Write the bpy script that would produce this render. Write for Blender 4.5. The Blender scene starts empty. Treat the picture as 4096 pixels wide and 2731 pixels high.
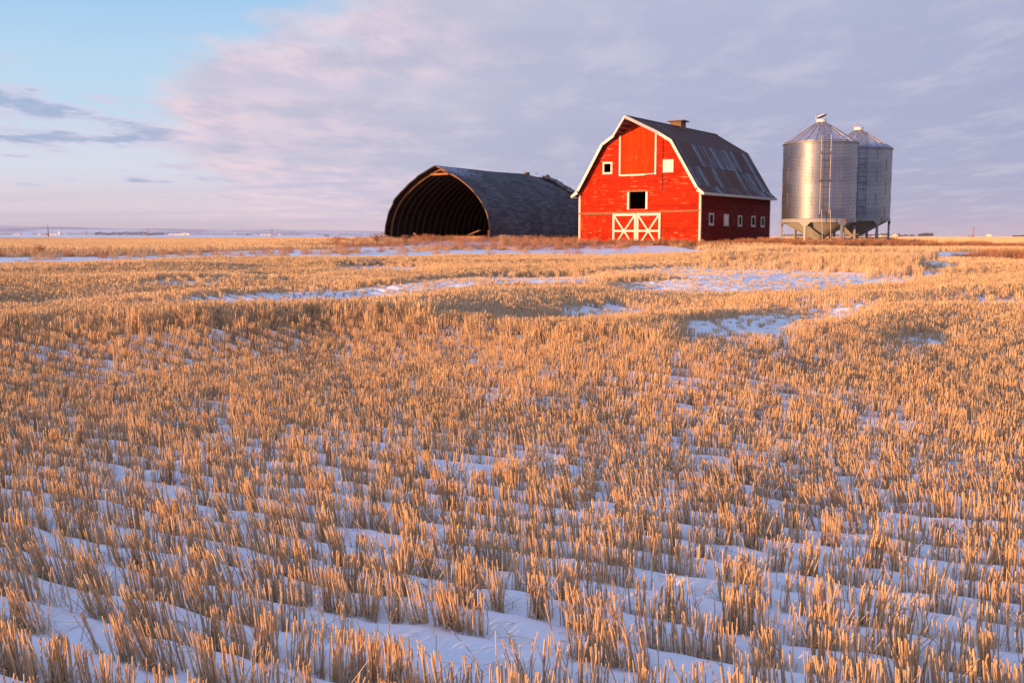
import bpy, bmesh, math, random
import numpy as np
from mathutils import Vector, Matrix
from mathutils.geometry import tessellate_polygon

random.seed(7)
rng = np.random.default_rng(7)
scn = bpy.context.scene
C = scn.collection
R = math.radians
ZC = 1.9                                  # eye height
FPX = 4096 * 35 / 36
PITCH = math.atan((1365.5 - 942) / FPX)
SUN_AZ, SUN_EL = 234.0, 4.9               # clockwise from +Y

# ------------------------------------------------------------------ noise
def _h(ix, iy, s):
    n = (ix.astype(np.int64) * 374761393 + iy.astype(np.int64) * 668265263 + s * 974711) & 0x7fffffff
    n = ((n ^ (n >> 13)) * 1274126177) & 0x7fffffff
    return ((n ^ (n >> 16)) & 0xffff) / 65535.0
def vn(x, y, s=0):
    x = np.asarray(x, float); y = np.asarray(y, float)
    ix = np.floor(x); iy = np.floor(y)
    fx = x - ix; fy = y - iy
    fx = fx * fx * fx * (fx * (fx * 6 - 15) + 10); fy = fy * fy * fy * (fy * (fy * 6 - 15) + 10)
    a = _h(ix, iy, s); b = _h(ix + 1, iy, s); c = _h(ix, iy + 1, s); d = _h(ix + 1, iy + 1, s)
    return (a + (b - a) * fx) * (1 - fy) + (c + (d - c) * fx) * fy
def fbm(x, y, s=0, o=4):
    t = 0; a = .5; n = 0
    for k in range(o):
        t = t + a * vn(x * 2 ** k, y * 2 ** k, s + k * 17); n += a; a *= .5
    return t / n
def sst(a, b, x):
    t = np.clip((x - a) / (b - a), 0, 1); return t * t * (3 - 2 * t)

# ------------------------------------------------------------------ terrain
_ld = np.linspace(math.log(1), math.log(16000), 2400)
_kd = [1, 9, 20, 30, 40, 50, 58, 66, 80, 100, 200, 500, 1000, 2000, 4000, 8000, 16000]
_kz = [0, 0, .14, .32, .50, .63, .76, .90, .88, .74, .52, .05, -.30, -.85, -.9, .0, 2.0]
_zz = np.interp(_ld, np.log(_kd), _kz)
_ker = np.hanning(61); _ker /= _ker.sum()
_zz = np.convolve(np.pad(_zz, 30, mode='edge'), _ker, mode='valid')
def base_z(d): return np.interp(np.log(np.maximum(d, 1.0)), _ld, _zz)

def proj(x, y, z):
    """world -> photograph coordinates on a 2352 wide scale (used at build time to know where a patch of field lies)"""
    y = np.maximum(y, .3)
    c, s = math.cos(PITCH), math.sin(PITCH)
    dep = y * c - (z - ZC) * s
    up = y * s + (z - ZC) * c
    k = FPX * 2352 / 4096
    return 1176 + k * x / dep, 784 - k * up / dep
def unproj(px, py, amp=0.0):
    u = (px - 1176) / (FPX * 2352 / 4096)
    ds = np.exp(np.linspace(math.log(3), math.log(400), 4000))
    ca = 1 / math.hypot(1, u * .995)
    _, yy = proj(u * ds * ca, ds * ca, base_z(ds) + amp)
    i = int(np.argmax(yy <= py))
    return np.array([u * ds[i] * ca * .995, ds[i] * ca])

# crest lines of the low soil ridges: photograph points, height, width of near side, width of far side
RIDGES = [
 ([(-60, 752), (60, 737), (300, 716), (500, 704), (804, 697), (1024, 675), (1134, 664), (1353, 646), (1536, 626), (1700, 612)], .23, 2.2, 1.8),
 ([(420, 742), (700, 722), (900, 722), (1115, 734), (1353, 745), (1426, 737), (1500, 723), (1665, 692), (1797, 668), (1952, 671), (2200, 655), (2400, 648)], .27, 1.2, 1.4),
 ([(1560, 800), (1665, 781), (1780, 765), (1899, 749), (2030, 714), (2074, 700), (2249, 694), (2420, 690)], .24, 1.3, 1.7),
 ([(-60, 640), (300, 634), (700, 628), (1000, 636), (1250, 632)], .22, 1.8, 3.0),
 ([(500, 597), (760, 596), (1000, 597), (1300, 592), (1540, 590)], .06, 2.5, 3.0),
 ([(1560, 588), (1750, 583), (1950, 584), (2150, 590)], .10, 2.2, 2.6),
 ([(1950, 600), (2120, 612), (2260, 608), (2420, 604)], .20, 2.0, 2.5),
 ([(-60, 612), (200, 606), (420, 602)], .2, 2.5, 3.0),
 ([(-60, 668), (150, 664), (420, 660), (700, 650)], .16, 1.6, 2.0),
]
TROUGHS = [
 ([(780, 708), (1100, 716), (1360, 708), (1500, 690)], -.20, 1.5, 1.8),
 ([(760, 664), (1080, 656), (1300, 645)], -.17, 1.6, 2.0),
 ([(1780, 694), (1900, 690), (2060, 684)], -.17, 1.5, 1.8),
 ([(1380, 772), (1600, 768), (1740, 752)], -.16, 1.2, 1.4),
 ([(100, 722), (600, 690), (900, 674)], -.14, 1.2, 1.6)]
RIDGES += TROUGHS
_RW = []
for pts, amp, wf, wb in RIDGES:
    P_ = []
    for px, py in pts:      # crests were read off at the tops of the stubble standing on them
        g_ = unproj(px, py, amp * 1.2)
        P_.append(unproj(px, py + (.2 * 2287 / np.hypot(*g_) if amp > 0 else 0), amp * 1.2))
    _RW.append((np.array(P_), amp, wf, wb))
A34 = R(34.6)
FX = np.array([math.cos(A34), -math.sin(A34)]); FY = np.array([math.sin(A34), math.cos(A34)])
BARN_O = np.array([9.753, 77.985]); BARN_Z = 1.2
HUT_O = np.array([-7.138, 93.636]); HUT_Z = 1.4
BIN1 = np.array([23.2, 76.0]); BIN2 = np.array([28.62, 83.6])
BIN_Z1, BIN_Z2 = 1.0, 1.2

def ridges(x, y):
    zt = np.zeros_like(x); x0, y0 = x, y
    for P, amp, wf, wb in _RW:
        mg = 3.6 * max(wf, wb)
        bb = (x0 > P[:, 0].min() - mg) & (x0 < P[:, 0].max() + mg) & (y0 > P[:, 1].min() - mg) & (y0 < P[:, 1].max() + mg)
        if not bb.any(): continue
        x, y = x0[bb], y0[bb]
        best = np.full(x.shape, 1e9); side = np.ones(x.shape); endd = np.zeros(x.shape)
        for i in range(len(P) - 1):
            a, b = P[i], P[i + 1]; ab = b - a; L = np.dot(ab, ab)
            t = np.clip(((x - a[0]) * ab[0] + (y - a[1]) * ab[1]) / L, 0, 1)
            dx = x - a[0] - t * ab[0]; dy = y - a[1] - t * ab[1]
            dd = np.hypot(dx, dy)
            cr = ab[0] * dy - ab[1] * dx
            m = dd < best
            best = np.where(m, dd, best); side = np.where(m, cr, side)
        w = np.where(side > 0, wb, wf)
        w = w * (1 + .5 * (vn(x * .13, y * .13, 5) - .5))
        g = np.exp(-(best / w) ** 2)
        zt[bb] += 1.2 * amp * g * (.75 + .5 * vn(x * .22, y * .22, 31))
    return zt
def local(o, x, y):
    dx = x - o[0]; dy = y - o[1]
    return dx * FX[0] + dy * FX[1], dx * FY[0] + dy * FY[1]
def coarse(x, y):
    x = np.asarray(x, float); y = np.asarray(y, float)
    d = np.hypot(x, y); az = np.arctan2(x, y)
    z = base_z(d)
    near = (d < 90)
    rz = np.zeros_like(x)
    if near.any(): rz[near] = ridges(x[near], y[near])
    z = z + rz * (1 - sst(70, 88, d))
    und = (fbm((x * .819 + y * .574) * .055, (y * .819 - x * .574) * .21, 3, 3) - .5) * .27 + (vn(x * .33, y * .45, 9) - .5) * .03
    z = z + und * sst(9, 20, d) * (1 - sst(64, 72, d))
    z = z + (vn(x * .9, y * .9, 77) - .5) * .04 * (1 - sst(40, 60, d))
    # farmyard ground
    def pad(z, cx, cy, r0, r1, h):
        w = 1 - sst(r0, r1, np.hypot(x - cx, y - cy)); return z * (1 - w) + h * w
    z = pad(z, HUT_O[0] + 5, HUT_O[1] + 7, 14, 30, HUT_Z)
    z = pad(z, 26, 80, 5, 14, 1.1)
    z = pad(z, 23.2, 76, 3.2, 6, BIN_Z1)
    lx, ly = local(BARN_O, x, y)
    rr = np.hypot(np.maximum(np.abs(lx) - 5.3, 0), np.maximum(np.abs(ly - 7.3) - 7.4, 0))
    w = 1 - sst(1.0, 11, rr); z = z * (1 - w) + BARN_Z * w
    # far plain: gentle swells, and rising slowly on the left
    z = z + (fbm(x / 260, y / 260, 12, 3) - .5) * 1.2 * sst(120, 700, d) * (1 - sst(2500, 4500, d))
    lf = sst(-.02, -.35, az)
    z = z + lf * (sst(1100, 6500, d) * 9.0)
    z = z + sst(8000, 16000, d) * -6
    return z
ROWDIR = R(64); SP = .315
RUx, RUy = -math.sin(ROWDIR), math.cos(ROWDIR)
RVx, RVy = math.cos(ROWDIR), math.sin(ROWDIR)
def rowcoord(x, y):
    u = x * RUx + y * RUy; v = x * RVx + y * RVy
    v = v + .07 * (vn(u * .2, v * .3, 41) - .5) + .025 * (vn(u * 1.6, v * .9, 42) - .5)
    return u, v
def clumpden(u, k):
    """how thick the row k stands at u"""
    k = np.round(k)
    a = vn(u * 2.6 + k * 13.7, k * 7.31, 55); b = vn(u * .8 + k * 3.1, k * 2.7, 56)
    return .62 * a + .38 * b
def snow_patch(px, py):
    m = np.zeros_like(px)
    for cx, cy, hw, hh, ang, st in PATCH:
        c, s = math.cos(ang), math.sin(ang)
        ax = ((px - cx) * c + (py - cy) * s) / hw; ay = (-(px - cx) * s + (py - cy) * c) / hh
        q = ax * ax + ay * ay
        m = np.maximum(m, st * (1 - sst(.45, 1.25, q)))
    return m
PATCH = [
 (640, 688, 240, 11, -.05, .85), (330, 709, 90, 3, -.04, .5), (985, 656, 200, 9, -.09, .75), (1240, 643, 160, 5.5, -.03, .95),
 (1480, 622, 150, 3.5, -.06, .8), (1790, 632, 350, 13, .03, .97), (1640, 655, 240, 15, -.02, .82), (1890, 655, 120, 9, -.08, .7),
 (1700, 755, 160, 22, -.12, .95), (1890, 728, 130, 9, -.16, .8), (1390, 717, 120, 7, 0, .8),
 (880, 616, 120, 4.5, .02, .97), (2147, 605, 60, 7, .15, .95), (2118, 626, 60, 4.5, .05, .95),
 (2290, 692, 70, 3.5, 0, .8), (1070, 820, 70, 7, 0, .6), (2110, 788, 80, 10, 0, .6), (420, 650, 120, 3.5, 0, .6),
 (600, 640, 160, 3, 0, .6), (1960, 645, 150, 6, 0, .8), (2030, 826, 50, 8, 0, .45), (1300, 880, 60, 8, 0, .4), (620, 905, 50, 9, 0, .35)]
def field_end(x, y):
    """distance where the stubble field stops"""
    az = np.arctan2(x, y)
    e = np.interp(az, [-.8, -.5, -.35, -.2, -.05, .05, .15, .25, .3, .38, .5, .8], [48, 48, 48, 49, 50, 51, 53, 57, 57, 51, 49, 48])
    return e + 4 * (vn(x * .12, y * .12, 88) - .5)
def terrain(x, y):
    x = np.asarray(x, float); y = np.asarray(y, float)
    z = coarse(x, y)
    d = np.hypot(x, y)
    m = d < 45
    if m.any():
        xm, ym = x[m], y[m]; dm = d[m]
        u, v = rowcoord(xm, ym); k = v / SP; kr = np.round(k); off = (k - kr) * SP
        cd = clumpden(u, kr)
        hol = np.exp(-((off + .010) / .06) ** 2) * (.25 + .75 * sst(.38, .62, cd))
        lump = (fbm(xm * 2.2, ym * 2.2, 61, 3) - .5) * .06
        ripple = (fbm(xm * 5.5, ym * 5.5, 63, 2) - .5) * .02
        zz = -hol * .072 + lump + ripple + .012 * np.cos(2 * math.pi * (k + .5))
        z[m] += zz * (1 - sst(24, 45, dm))
    return z
def tz(x, y): return float(terrain(np.array([x]), np.array([y]))[0])

# ------------------------------------------------------------------ materials
def mat(name):
    m = bpy.data.materials.new(name); m.use_nodes = True
    nt = m.node_tree; b = nt.nodes['Principled BSDF']
    return m, nt, b
class N:
    """tiny node writer"""
    def __init__(s, nt): s.nt = nt
    def new(s, t, **kw):
        n = s.nt.nodes.new(t)
        for k, v in kw.items(): setattr(n, k, v)
        return n
    def put(s, sock, v):
        if isinstance(v, bpy.types.NodeSocket): s.nt.links.new(v, sock)
        elif v is not None:
            if hasattr(sock.default_value, '__len__') and not hasattr(v, '__len__'): v = [v] * len(sock.default_value)
            if hasattr(v, '__len__') and len(v) == 3 and len(sock.default_value) == 4: v = (*v, 1)
            sock.default_value = v
    def m(s, op, a, b=None, c=None, clamp=False):
        n = s.new('ShaderNodeMath', operation=op, use_clamp=clamp)
        s.put(n.inputs[0], a)
        if b is not None: s.put(n.inputs[1], b)
        if c is not None: s.put(n.inputs[2], c)
        return n.outputs[0]
    def vm(s, op, a, b=None):
        n = s.new('ShaderNodeVectorMath', operation=op); s.put(n.inputs[0], a)
        if b is not None: s.put(n.inputs[1], b)
        return n.outputs[0]
    def mix(s, f, a, b, bt='MIX'):
        n = s.new('ShaderNodeMix', data_type='RGBA', blend_type=bt)
        s.put(n.inputs[0], f); s.put(n.inputs[6], a); s.put(n.inputs[7], b); return n.outputs[2]
    def noise(s, vec, scale, det=4, rough=.5, dim='3D', w=None):
        n = s.new('ShaderNodeTexNoise', noise_dimensions=dim)
        if vec is not None: s.put(n.inputs['Vector'], vec)
        n.inputs['Scale'].default_value = scale; n.inputs['Detail'].default_value = det; n.inputs['Roughness'].default_value = rough
        return n.outputs['Fac']
    def ss(s, v, a, b, lo=0., hi=1.):
        n = s.new('ShaderNodeMapRange', interpolation_type='SMOOTHSTEP')
        s.put(n.inputs[0], v); s.put(n.inputs[1], a); s.put(n.inputs[2], b); s.put(n.inputs[3], lo); s.put(n.inputs[4], hi); return n.outputs[0]
    def mapping(s, vec, sc=(1, 1, 1), loc=(0, 0, 0)):
        n = s.new('ShaderNodeMapping'); s.put(n.inputs[0], vec); n.inputs['Scale'].default_value = sc; n.inputs['Location'].default_value = loc; return n.outputs[0]
    def attr(s, name, out='Fac'):
        n = s.new('ShaderNodeAttribute'); n.attribute_name = name; return n.outputs[out]
    def tc(s, o='Object'): return s.new('ShaderNodeTexCoord').outputs[o]
    def xyz(s, v):
        n = s.new('ShaderNodeSeparateXYZ'); s.put(n.inputs[0], v); return n.outputs
    def comb(s, x, y, z=0.):
        n = s.new('ShaderNodeCombineXYZ'); s.put(n.inputs[0], x); s.put(n.inputs[1], y); s.put(n.inputs[2], z); return n.outputs[0]
    def bump(s, h, st=.3, dist=.02, nrm=None):
        n = s.new('ShaderNodeBump'); n.inputs['Strength'].default_value = st; n.inputs['Distance'].default_value = dist
        s.put(n.inputs['Height'], h)
        if nrm is not None: s.put(n.inputs['Normal'], nrm)
        return n.outputs[0]
    def white(s, vec, out='Value'):
        n = s.new('ShaderNodeTexWhiteNoise'); s.put(n.inputs['Vector'], vec); return n.outputs[out]

def simple(name, col, rough=.8, metal=0., var=.25, scale=6., bump=0., worn=None, stretch=(1, 1, 1)):
    m, nt, b = mat(name); n = N(nt)
    v = n.mapping(n.tc(), stretch)
    f = n.noise(v, scale, 5, .6)
    dark = tuple(c * (1 - var) for c in col); lite = tuple(min(1, c * (1 + var)) for c in col)
    colr = n.mix(n.ss(f, .3, .7), dark, lite)
    if worn:
        g = n.noise(v, scale * 2.3, 6, .65)
        colr = n.mix(n.ss(g, worn[1], worn[1] + .08), colr, worn[0])
    n.put(b.inputs['Base Color'], colr); b.inputs['Roughness'].default_value = rough; b.inputs['Metallic'].default_value = metal
    if bump: n.put(b.inputs['Normal'], n.bump(f, bump, .02))
    return m

def straw_mat(name, lo, hi, dark, grey=(.42, .36, .31), pale=None):
    m, nt, b = mat(name); n = N(nt)
    oi = n.new('ShaderNodeObjectInfo').outputs['Random']
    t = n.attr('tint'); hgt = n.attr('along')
    f = n.m('ADD', n.m('MULTIPLY', t, .7), n.m('MULTIPLY', oi, .3))
    col = n.mix(f, lo, hi)
    g = n.noise(n.tc('Object'), 22, 2)
    col = n.mix(n.ss(g, .55, .75, 0, .35), col, dark)
    col = n.mix(n.ss(n.m('FRACT', n.m('MULTIPLY', t, 7.3)), .80, .86, 0, .6), col, grey)
    # each stem darkens toward its root, shade painted into the stem colour
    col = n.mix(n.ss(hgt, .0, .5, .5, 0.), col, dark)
    if pale:      # the straw on the far rolling part of the field is paler
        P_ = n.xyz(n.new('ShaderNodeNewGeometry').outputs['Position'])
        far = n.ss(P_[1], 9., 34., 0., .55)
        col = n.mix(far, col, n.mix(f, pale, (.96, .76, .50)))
    n.put(b.inputs['Base Color'], col)
    b.inputs['Roughness'].default_value = .5
    b.inputs['Specular IOR Level'].default_value = .35
    return m
M = {}
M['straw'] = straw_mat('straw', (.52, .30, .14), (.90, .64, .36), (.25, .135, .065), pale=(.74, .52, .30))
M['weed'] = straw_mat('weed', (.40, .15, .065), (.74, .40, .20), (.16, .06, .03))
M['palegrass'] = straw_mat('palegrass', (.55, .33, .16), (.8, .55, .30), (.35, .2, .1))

def ground_mat():
    m, nt, b = mat('snowy_field'); n = N(nt)
    p = n.new('ShaderNodeNewGeometry').outputs['Position']
    straw = n.attr('straw'); soil = n.attr('soil')
    s1 = n.noise(n.mapping(p, (.5, 3, 1)), 1.3, 5, .65); s2 = n.noise(p, 9, 4, .6)
    snow = n.mix(n.noise(p, 2.5, 4), (.83, .835, .86), (.89, .895, .915))
    litter = n.mix(s2, (.30, .17, .08), (.62, .40, .20))
    dirt = n.mix(s2, (.10, .055, .03), (.30, .16, .08))
    c = n.mix(n.ss(n.m('ADD', straw, n.m('MULTIPLY', n.m('SUBTRACT', s1, .5), .5)), .42, .58), snow, litter)
    sk = n.ss(n.noise(p, 30, 5, .8), .70, .76, 0, .5)
    c = n.mix(n.m('MULTIPLY', sk, n.m('SUBTRACT', 1., straw)), c, (.45, .30, .18))
    c = n.mix(n.ss(n.m('ADD', soil, n.m('MULTIPLY', n.m('SUBTRACT', s2, .5), .9)), .4, .6), c, dirt)
    n.put(b.inputs['Base Color'], c); b.inputs['Roughness'].default_value = .75
    b.inputs['Specular IOR Level'].default_value = .25
    b.inputs['Subsurface Weight'].default_value = 0.0
    hgt = n.m('ADD', n.m('MULTIPLY', n.noise(p, 7, 3, .6), .8), n.m('MULTIPLY', n.noise(p, 45, 4, .7), .22))
    n.put(b.inputs['Normal'], n.bump(hgt, .45, .022))
    return m
M['ground'] = ground_mat()

# ------------------------------------------------------------------ object helpers
def tag(o, label=None, cat=None, group=None, kind=None):
    if label: o['label'] = label
    if cat: o['category'] = cat
    if group: o['group'] = group
    if kind: o['kind'] = kind
    return o
def empty(name, loc=(0, 0, 0), rz=0., label=None, cat=None, group=None):
    o = bpy.data.objects.new(name, None); C.objects.link(o); o.location = loc; o.rotation_euler = (0, 0, rz)
    return tag(o, label, cat, group)
def mobj(name, me, m, parent=None):
    o = bpy.data.objects.new(name, me); C.objects.link(o)
    for k in (m if isinstance(m, (list, tuple)) else [m]): me.materials.append(k)
    if parent: o.parent = parent
    return o
class MB:
    def __init__(s): s.v = []; s.f = []; s.mi = []; s.uv = {}
    def add(s, vs, fs, mi=0):
        o = len(s.v); s.v += [tuple(v) for v in vs]
        for f in fs: s.f.append(tuple(i + o for i in f)); s.mi.append(mi)
        return s
    def box(s, x0, x1, y0, y1, z0, z1, mi=0, mtx=None):
        vs = [Vector(p) for p in ((x0, y0, z0), (x1, y0, z0), (x1, y1, z0), (x0, y1, z0), (x0, y0, z1), (x1, y0, z1), (x1, y1, z1), (x0, y1, z1))]
        if mtx: vs = [mtx @ v for v in vs]
        return s.add(vs, [(0, 3, 2, 1), (4, 5, 6, 7), (0, 1, 5, 4), (1, 2, 6, 5), (2, 3, 7, 6), (3, 0, 4, 7)], mi)
    def bar(s, a, b, w, t, up=(0, 0, 1), mi=0):
        """a board from a to b; w along (dir x up), t along the remaining axis"""
        a = Vector(a); b = Vector(b); d = (b - a); L = d.length; d.normalize()
        up = Vector(up); sx = d.cross(up)
        if sx.length < 1e-4: sx = d.cross(Vector((1, 0, 0)))
        sx.normalize(); sz = sx.cross(d)
        m = Matrix(((sx.x, d.x, sz.x, a.x), (sx.y, d.y, sz.y, a.y), (sx.z, d.z, sz.z, a.z), (0, 0, 0, 1)))
        return s.box(-w / 2, w / 2, 0, L, -t / 2, t / 2, mi, m)
    def tube(s, pts, r, n=6, mi=0):
        pts = [Vector(p) for p in pts]; ring = []
        for i, p in enumerate(pts):
            d = (pts[min(i + 1, len(pts) - 1)] - pts[max(i - 1, 0)]).normalized()
            x = d.orthogonal().normalized(); y = d.cross(x)
            rr = r[i] if hasattr(r, '__len__') else r
            ring.append([p + x * math.cos(2 * math.pi * k / n) * rr + y * math.sin(2 * math.pi * k / n) * rr for k in range(n)])
        vs = [q for rg in ring for q in rg]; fs = []
        for i in range(len(pts) - 1):
            for k in range(n): fs.append((i * n + k, i * n + (k + 1) % n, (i + 1) * n + (k + 1) % n, (i + 1) * n + k))
        fs.append(tuple(range(n))[::-1]); fs.append(tuple((len(pts) - 1) * n + k for k in range(n)))
        return s.add(vs, fs, mi)
    def lathe(s, prof, n=48, mi=0, cap=(False, False), c=(0, 0)):
        vs = []; fs = []
        for r, z in prof:
            for k in range(n):
                a = 2 * math.pi * k / n; vs.append((c[0] + r * math.cos(a), c[1] + r * math.sin(a), z))
        for i in range(len(prof) - 1):
            for k in range(n): fs.append((i * n + k, i * n + (k + 1) % n, (i + 1) * n + (k + 1) % n, (i + 1) * n + k))
        if cap[0]: fs.append(tuple(range(n))[::-1])
        if cap[1]: fs.append(tuple((len(prof) - 1) * n + k for k in range(n)))
        return s.add(vs, fs, mi)
    def panel(s, outer, holes, o, ax, az, nrm, t, mi=0):
        """flat wall with openings: 2D loops in (a,h); thickness t along -nrm"""
        o, ax, az, nrm = Vector(o), Vector(ax), Vector(az), Vector(nrm)
        loops = [outer] + holes
        flat = [p for l in loops for p in l]
        tri = tessellate_polygon([[Vector((p[0], p[1], 0)) for p in l] for l in loops])
        F = [o + ax * p[0] + az * p[1] for p in flat]; B = [v - nrm * t for v in F]; nn = len(flat)
        fs = []
        for a, b, c in tri:
            nv = (F[b] - F[a]).cross(F[c] - F[a])
            if nv.dot(nrm) < 0: a, b, c = a, c, b
            fs.append((a, b, c)); fs.append((nn + a, nn + c, nn + b))
        k = 0
        for l in loops:
            for i in range(len(l)):
                j = (i + 1) % len(l); fs.append((k + i, k + j, nn + k + j, nn + k + i))
            k += len(l)
        return s.add(F + B, fs, mi)
    def build(s, name, m, parent=None, smooth=False, fix=True, uv=None):
        me = bpy.data.meshes.new(name); me.from_pydata(s.v, [], s.f); me.update()
        for i, p in enumerate(me.polygons): p.material_index = s.mi[i]
        if fix:
            bm = bmesh.new(); bm.from_mesh(me); bmesh.ops.recalc_face_normals(bm, faces=bm.faces); bm.to_mesh(me); bm.free()
        if uv is not None:
            l = me.uv_layers.new(name='uv')
            for lp in me.loops: l.data[lp.index].uv = uv[lp.vertex_index]
        if smooth:
            for p in me.polygons: p.use_smooth = True
        return mobj(name, me, m, parent)
def np_mesh(name, V, Q):
    me = bpy.data.meshes.new(name)
    V = np.asarray(V, np.float32); Q = np.asarray(Q, np.int32)
    me.vertices.add(len(V)); me.vertices.foreach_set('co', V.ravel())
    k = Q.shape[1]
    me.loops.add(Q.size); me.loops.foreach_set('vertex_index', Q.ravel())
    me.polygons.add(len(Q)); me.polygons.foreach_set('loop_start', np.arange(0, Q.size, k, dtype=np.int32))
    me.update(calc_edges=True); me.validate()
    return me
def vattr(me, name, arr):
    a = me.attributes.new(name, 'FLOAT', 'POINT'); a.data.foreach_set('value', np.asarray(arr, np.float32))

# ------------------------------------------------------------------ ground
def build_ground():
    az = np.concatenate([np.linspace(-180, -60, 40, endpoint=False), np.linspace(-60, -31, 60, endpoint=False),
                         np.linspace(-31, 31, 800, endpoint=False), np.linspace(31, 60, 60, endpoint=False), np.linspace(60, 180, 40, endpoint=False)])
    ds = [.4, .8, 1.2, 1.6, 2.0, 2.4, 2.8]
    d = 3.1
    while d < 15500:
        ds.append(d)
        d += .022 if d < 11 else (.022 + (d - 11) * .0042 if d < 48 else (.18 if d < 72 else d * .012 if d < 400 else d * .04))
    ds = np.array(ds); a = np.radians(az)
    D, A = np.meshgrid(ds, a, indexing='ij')
    X = (D * np.sin(A)).ravel(); Y = (D * np.cos(A)).ravel()
    Z = terrain(X, Y)
    nd, na = len(ds), len(a)
    i = np.arange(nd - 1)[:, None] * na; k = np.arange(na)[None, :]; k2 = (k + 1) % na
    Q = np.stack([i + k, i + k2, i + na + k2, i + na + k], -1).reshape(-1, 4)
    V = np.stack([X, Y, Z], -1)
    V = np.vstack([V, [0, 0, tz(0, 0)]])
    me = bpy.data.meshes.new('ground')
    tri = np.stack([np.full(na, len(V) - 1), (np.arange(na) + 1) % na, np.arange(na)], -1)
    me.vertices.add(len(V)); me.vertices.foreach_set('co', V.astype(np.float32).ravel())
    allv = np.concatenate([Q.ravel(), tri.ravel()]).astype(np.int32)
    me.loops.add(len(allv)); me.loops.foreach_set('vertex_index', allv)
    starts = np.concatenate([np.arange(0, Q.size, 4), Q.size + np.arange(0, tri.size, 3)]).astype(np.int32)
    me.polygons.add(len(starts)); me.polygons.foreach_set('loop_start', starts)
    me.update(calc_edges=True)
    X, Y, Z = V[:, 0], V[:, 1], V[:, 2]; d = np.hypot(X, Y); azr = np.arctan2(X, Y)
    px, py = proj(X, Y, Z)
    fe = field_end(X, Y)
    infield = 1 - sst(-.5, .5, d - fe)
    # litter and bare ground between the stems out of the snow patches
    sp = snow_patch(px, py)
    straw = infield * sst(15, 30, d) * (.62 - .7 * sp) * (.6 + .6 * fbm(X * .5, Y * .5, 71, 3))
    strip_w = np.interp(azr, [-.8, -.45, -.3, -.15, 0, .1, .2, .3, .36, .42, .8], [11, 11, 14, 30, 40, 26, 12, 3.0, 12, 16, 16])
    beyond = sst(-1.2, 1.2, d - fe - strip_w + 5 * (fbm(X * .25, Y * .25, 72, 3) - .5))
    streak = fbm(X / 60 + Y / 400, Y / 90, 73, 3)
    gold = beyond * (.62 + .5 * (streak - .35))
    gold *= np.where(azr < .05, 1 - sst(900, 1050, d), 1 - sst(2100, 2400, d))
    gold *= 1 - .9 * np.exp(-((d - 560 - 120 * azr) / 45) ** 2) * sst(-.1, -.25, azr)
    straw = np.maximum(straw, gold)
    lx, ly = local(BARN_O, X, Y)
    rb = np.hypot(np.maximum(np.abs(lx) - 5.3, 0), np.maximum(np.abs(ly - 7.3) - 7.4, 0))
    hx, hy = local(HUT_O, X, Y)
    rh = np.hypot(np.maximum(np.abs(hx) - 6.2, 0), np.maximum(np.abs(hy - 9) - 9.5, 0))
    rs = np.minimum(np.hypot(X - 23.2, Y - 76), np.hypot(X - 28.6, Y - 83.6)) - 3
    soil = np.maximum.reduce([1 - sst(1.0, 4.5, rb), 1 - sst(.0, 2.5, rh), 1 - sst(1, 5, rs)])
    soil *= sst(58, 66, d)
    vattr(me, 'straw', np.clip(straw, 0, 1)); vattr(me, 'soil', soil)
    me.polygons.foreach_set('use_smooth', np.ones(len(me.polygons), bool))
    g = mobj('ground', me, M['ground']); tag(g, kind='structure'); return g
build_ground()

def build_hills():
    m, nt, b = mat('snowy_hills'); n = N(nt)
    p = n.new('ShaderNodeNewGeometry').outputs['Position']
    a = n.noise(n.mapping(p, (1, 1, 9)), .0011, 8, .68)
    c = n.mix(n.ss(a, .44, .60), (.84, .82, .84), (.50, .47, .54))
    n.put(b.inputs['Base Color'], c); b.inputs['Roughness'].default_value = .9
    na, nr = 420, 26
    az = np.radians(np.linspace(-50, 6, na)); rr = np.linspace(8600, 15000, nr)
    RR, AA = np.meshgrid(rr, az, indexing='ij')
    X = RR * np.sin(AA); Y = RR * np.cos(AA)
    k = np.linspace(0, 1, nr)[:, None]
    H = np.interp(np.degrees(AA), [-50, -27, -20, -8, -3, 3, 6], [120, 112, 96, 66, 42, 14, 0])
    Z = -12 + H * sst(0, .62, k) * (1 - .35 * sst(.7, 1, k)) + (fbm(X / 900, Y / 900, 91, 4) - .5) * 46 * sst(.05, .5, k) * sst(0, 30, H)
    Q = []
    i = np.arange(nr - 1)[:, None] * na; j = np.arange(na - 1)[None, :]
    Q = np.stack([i + j, i + j + 1, i + na + j + 1, i + na + j], -1).reshape(-1, 4)
    me = np_mesh('hills', np.stack([X.ravel(), Y.ravel(), Z.ravel()], -1), Q)
    for p_ in me.polygons: p_.use_smooth = True
    o = mobj('hills', me, m); tag(o, kind='structure')
build_hills()

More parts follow.
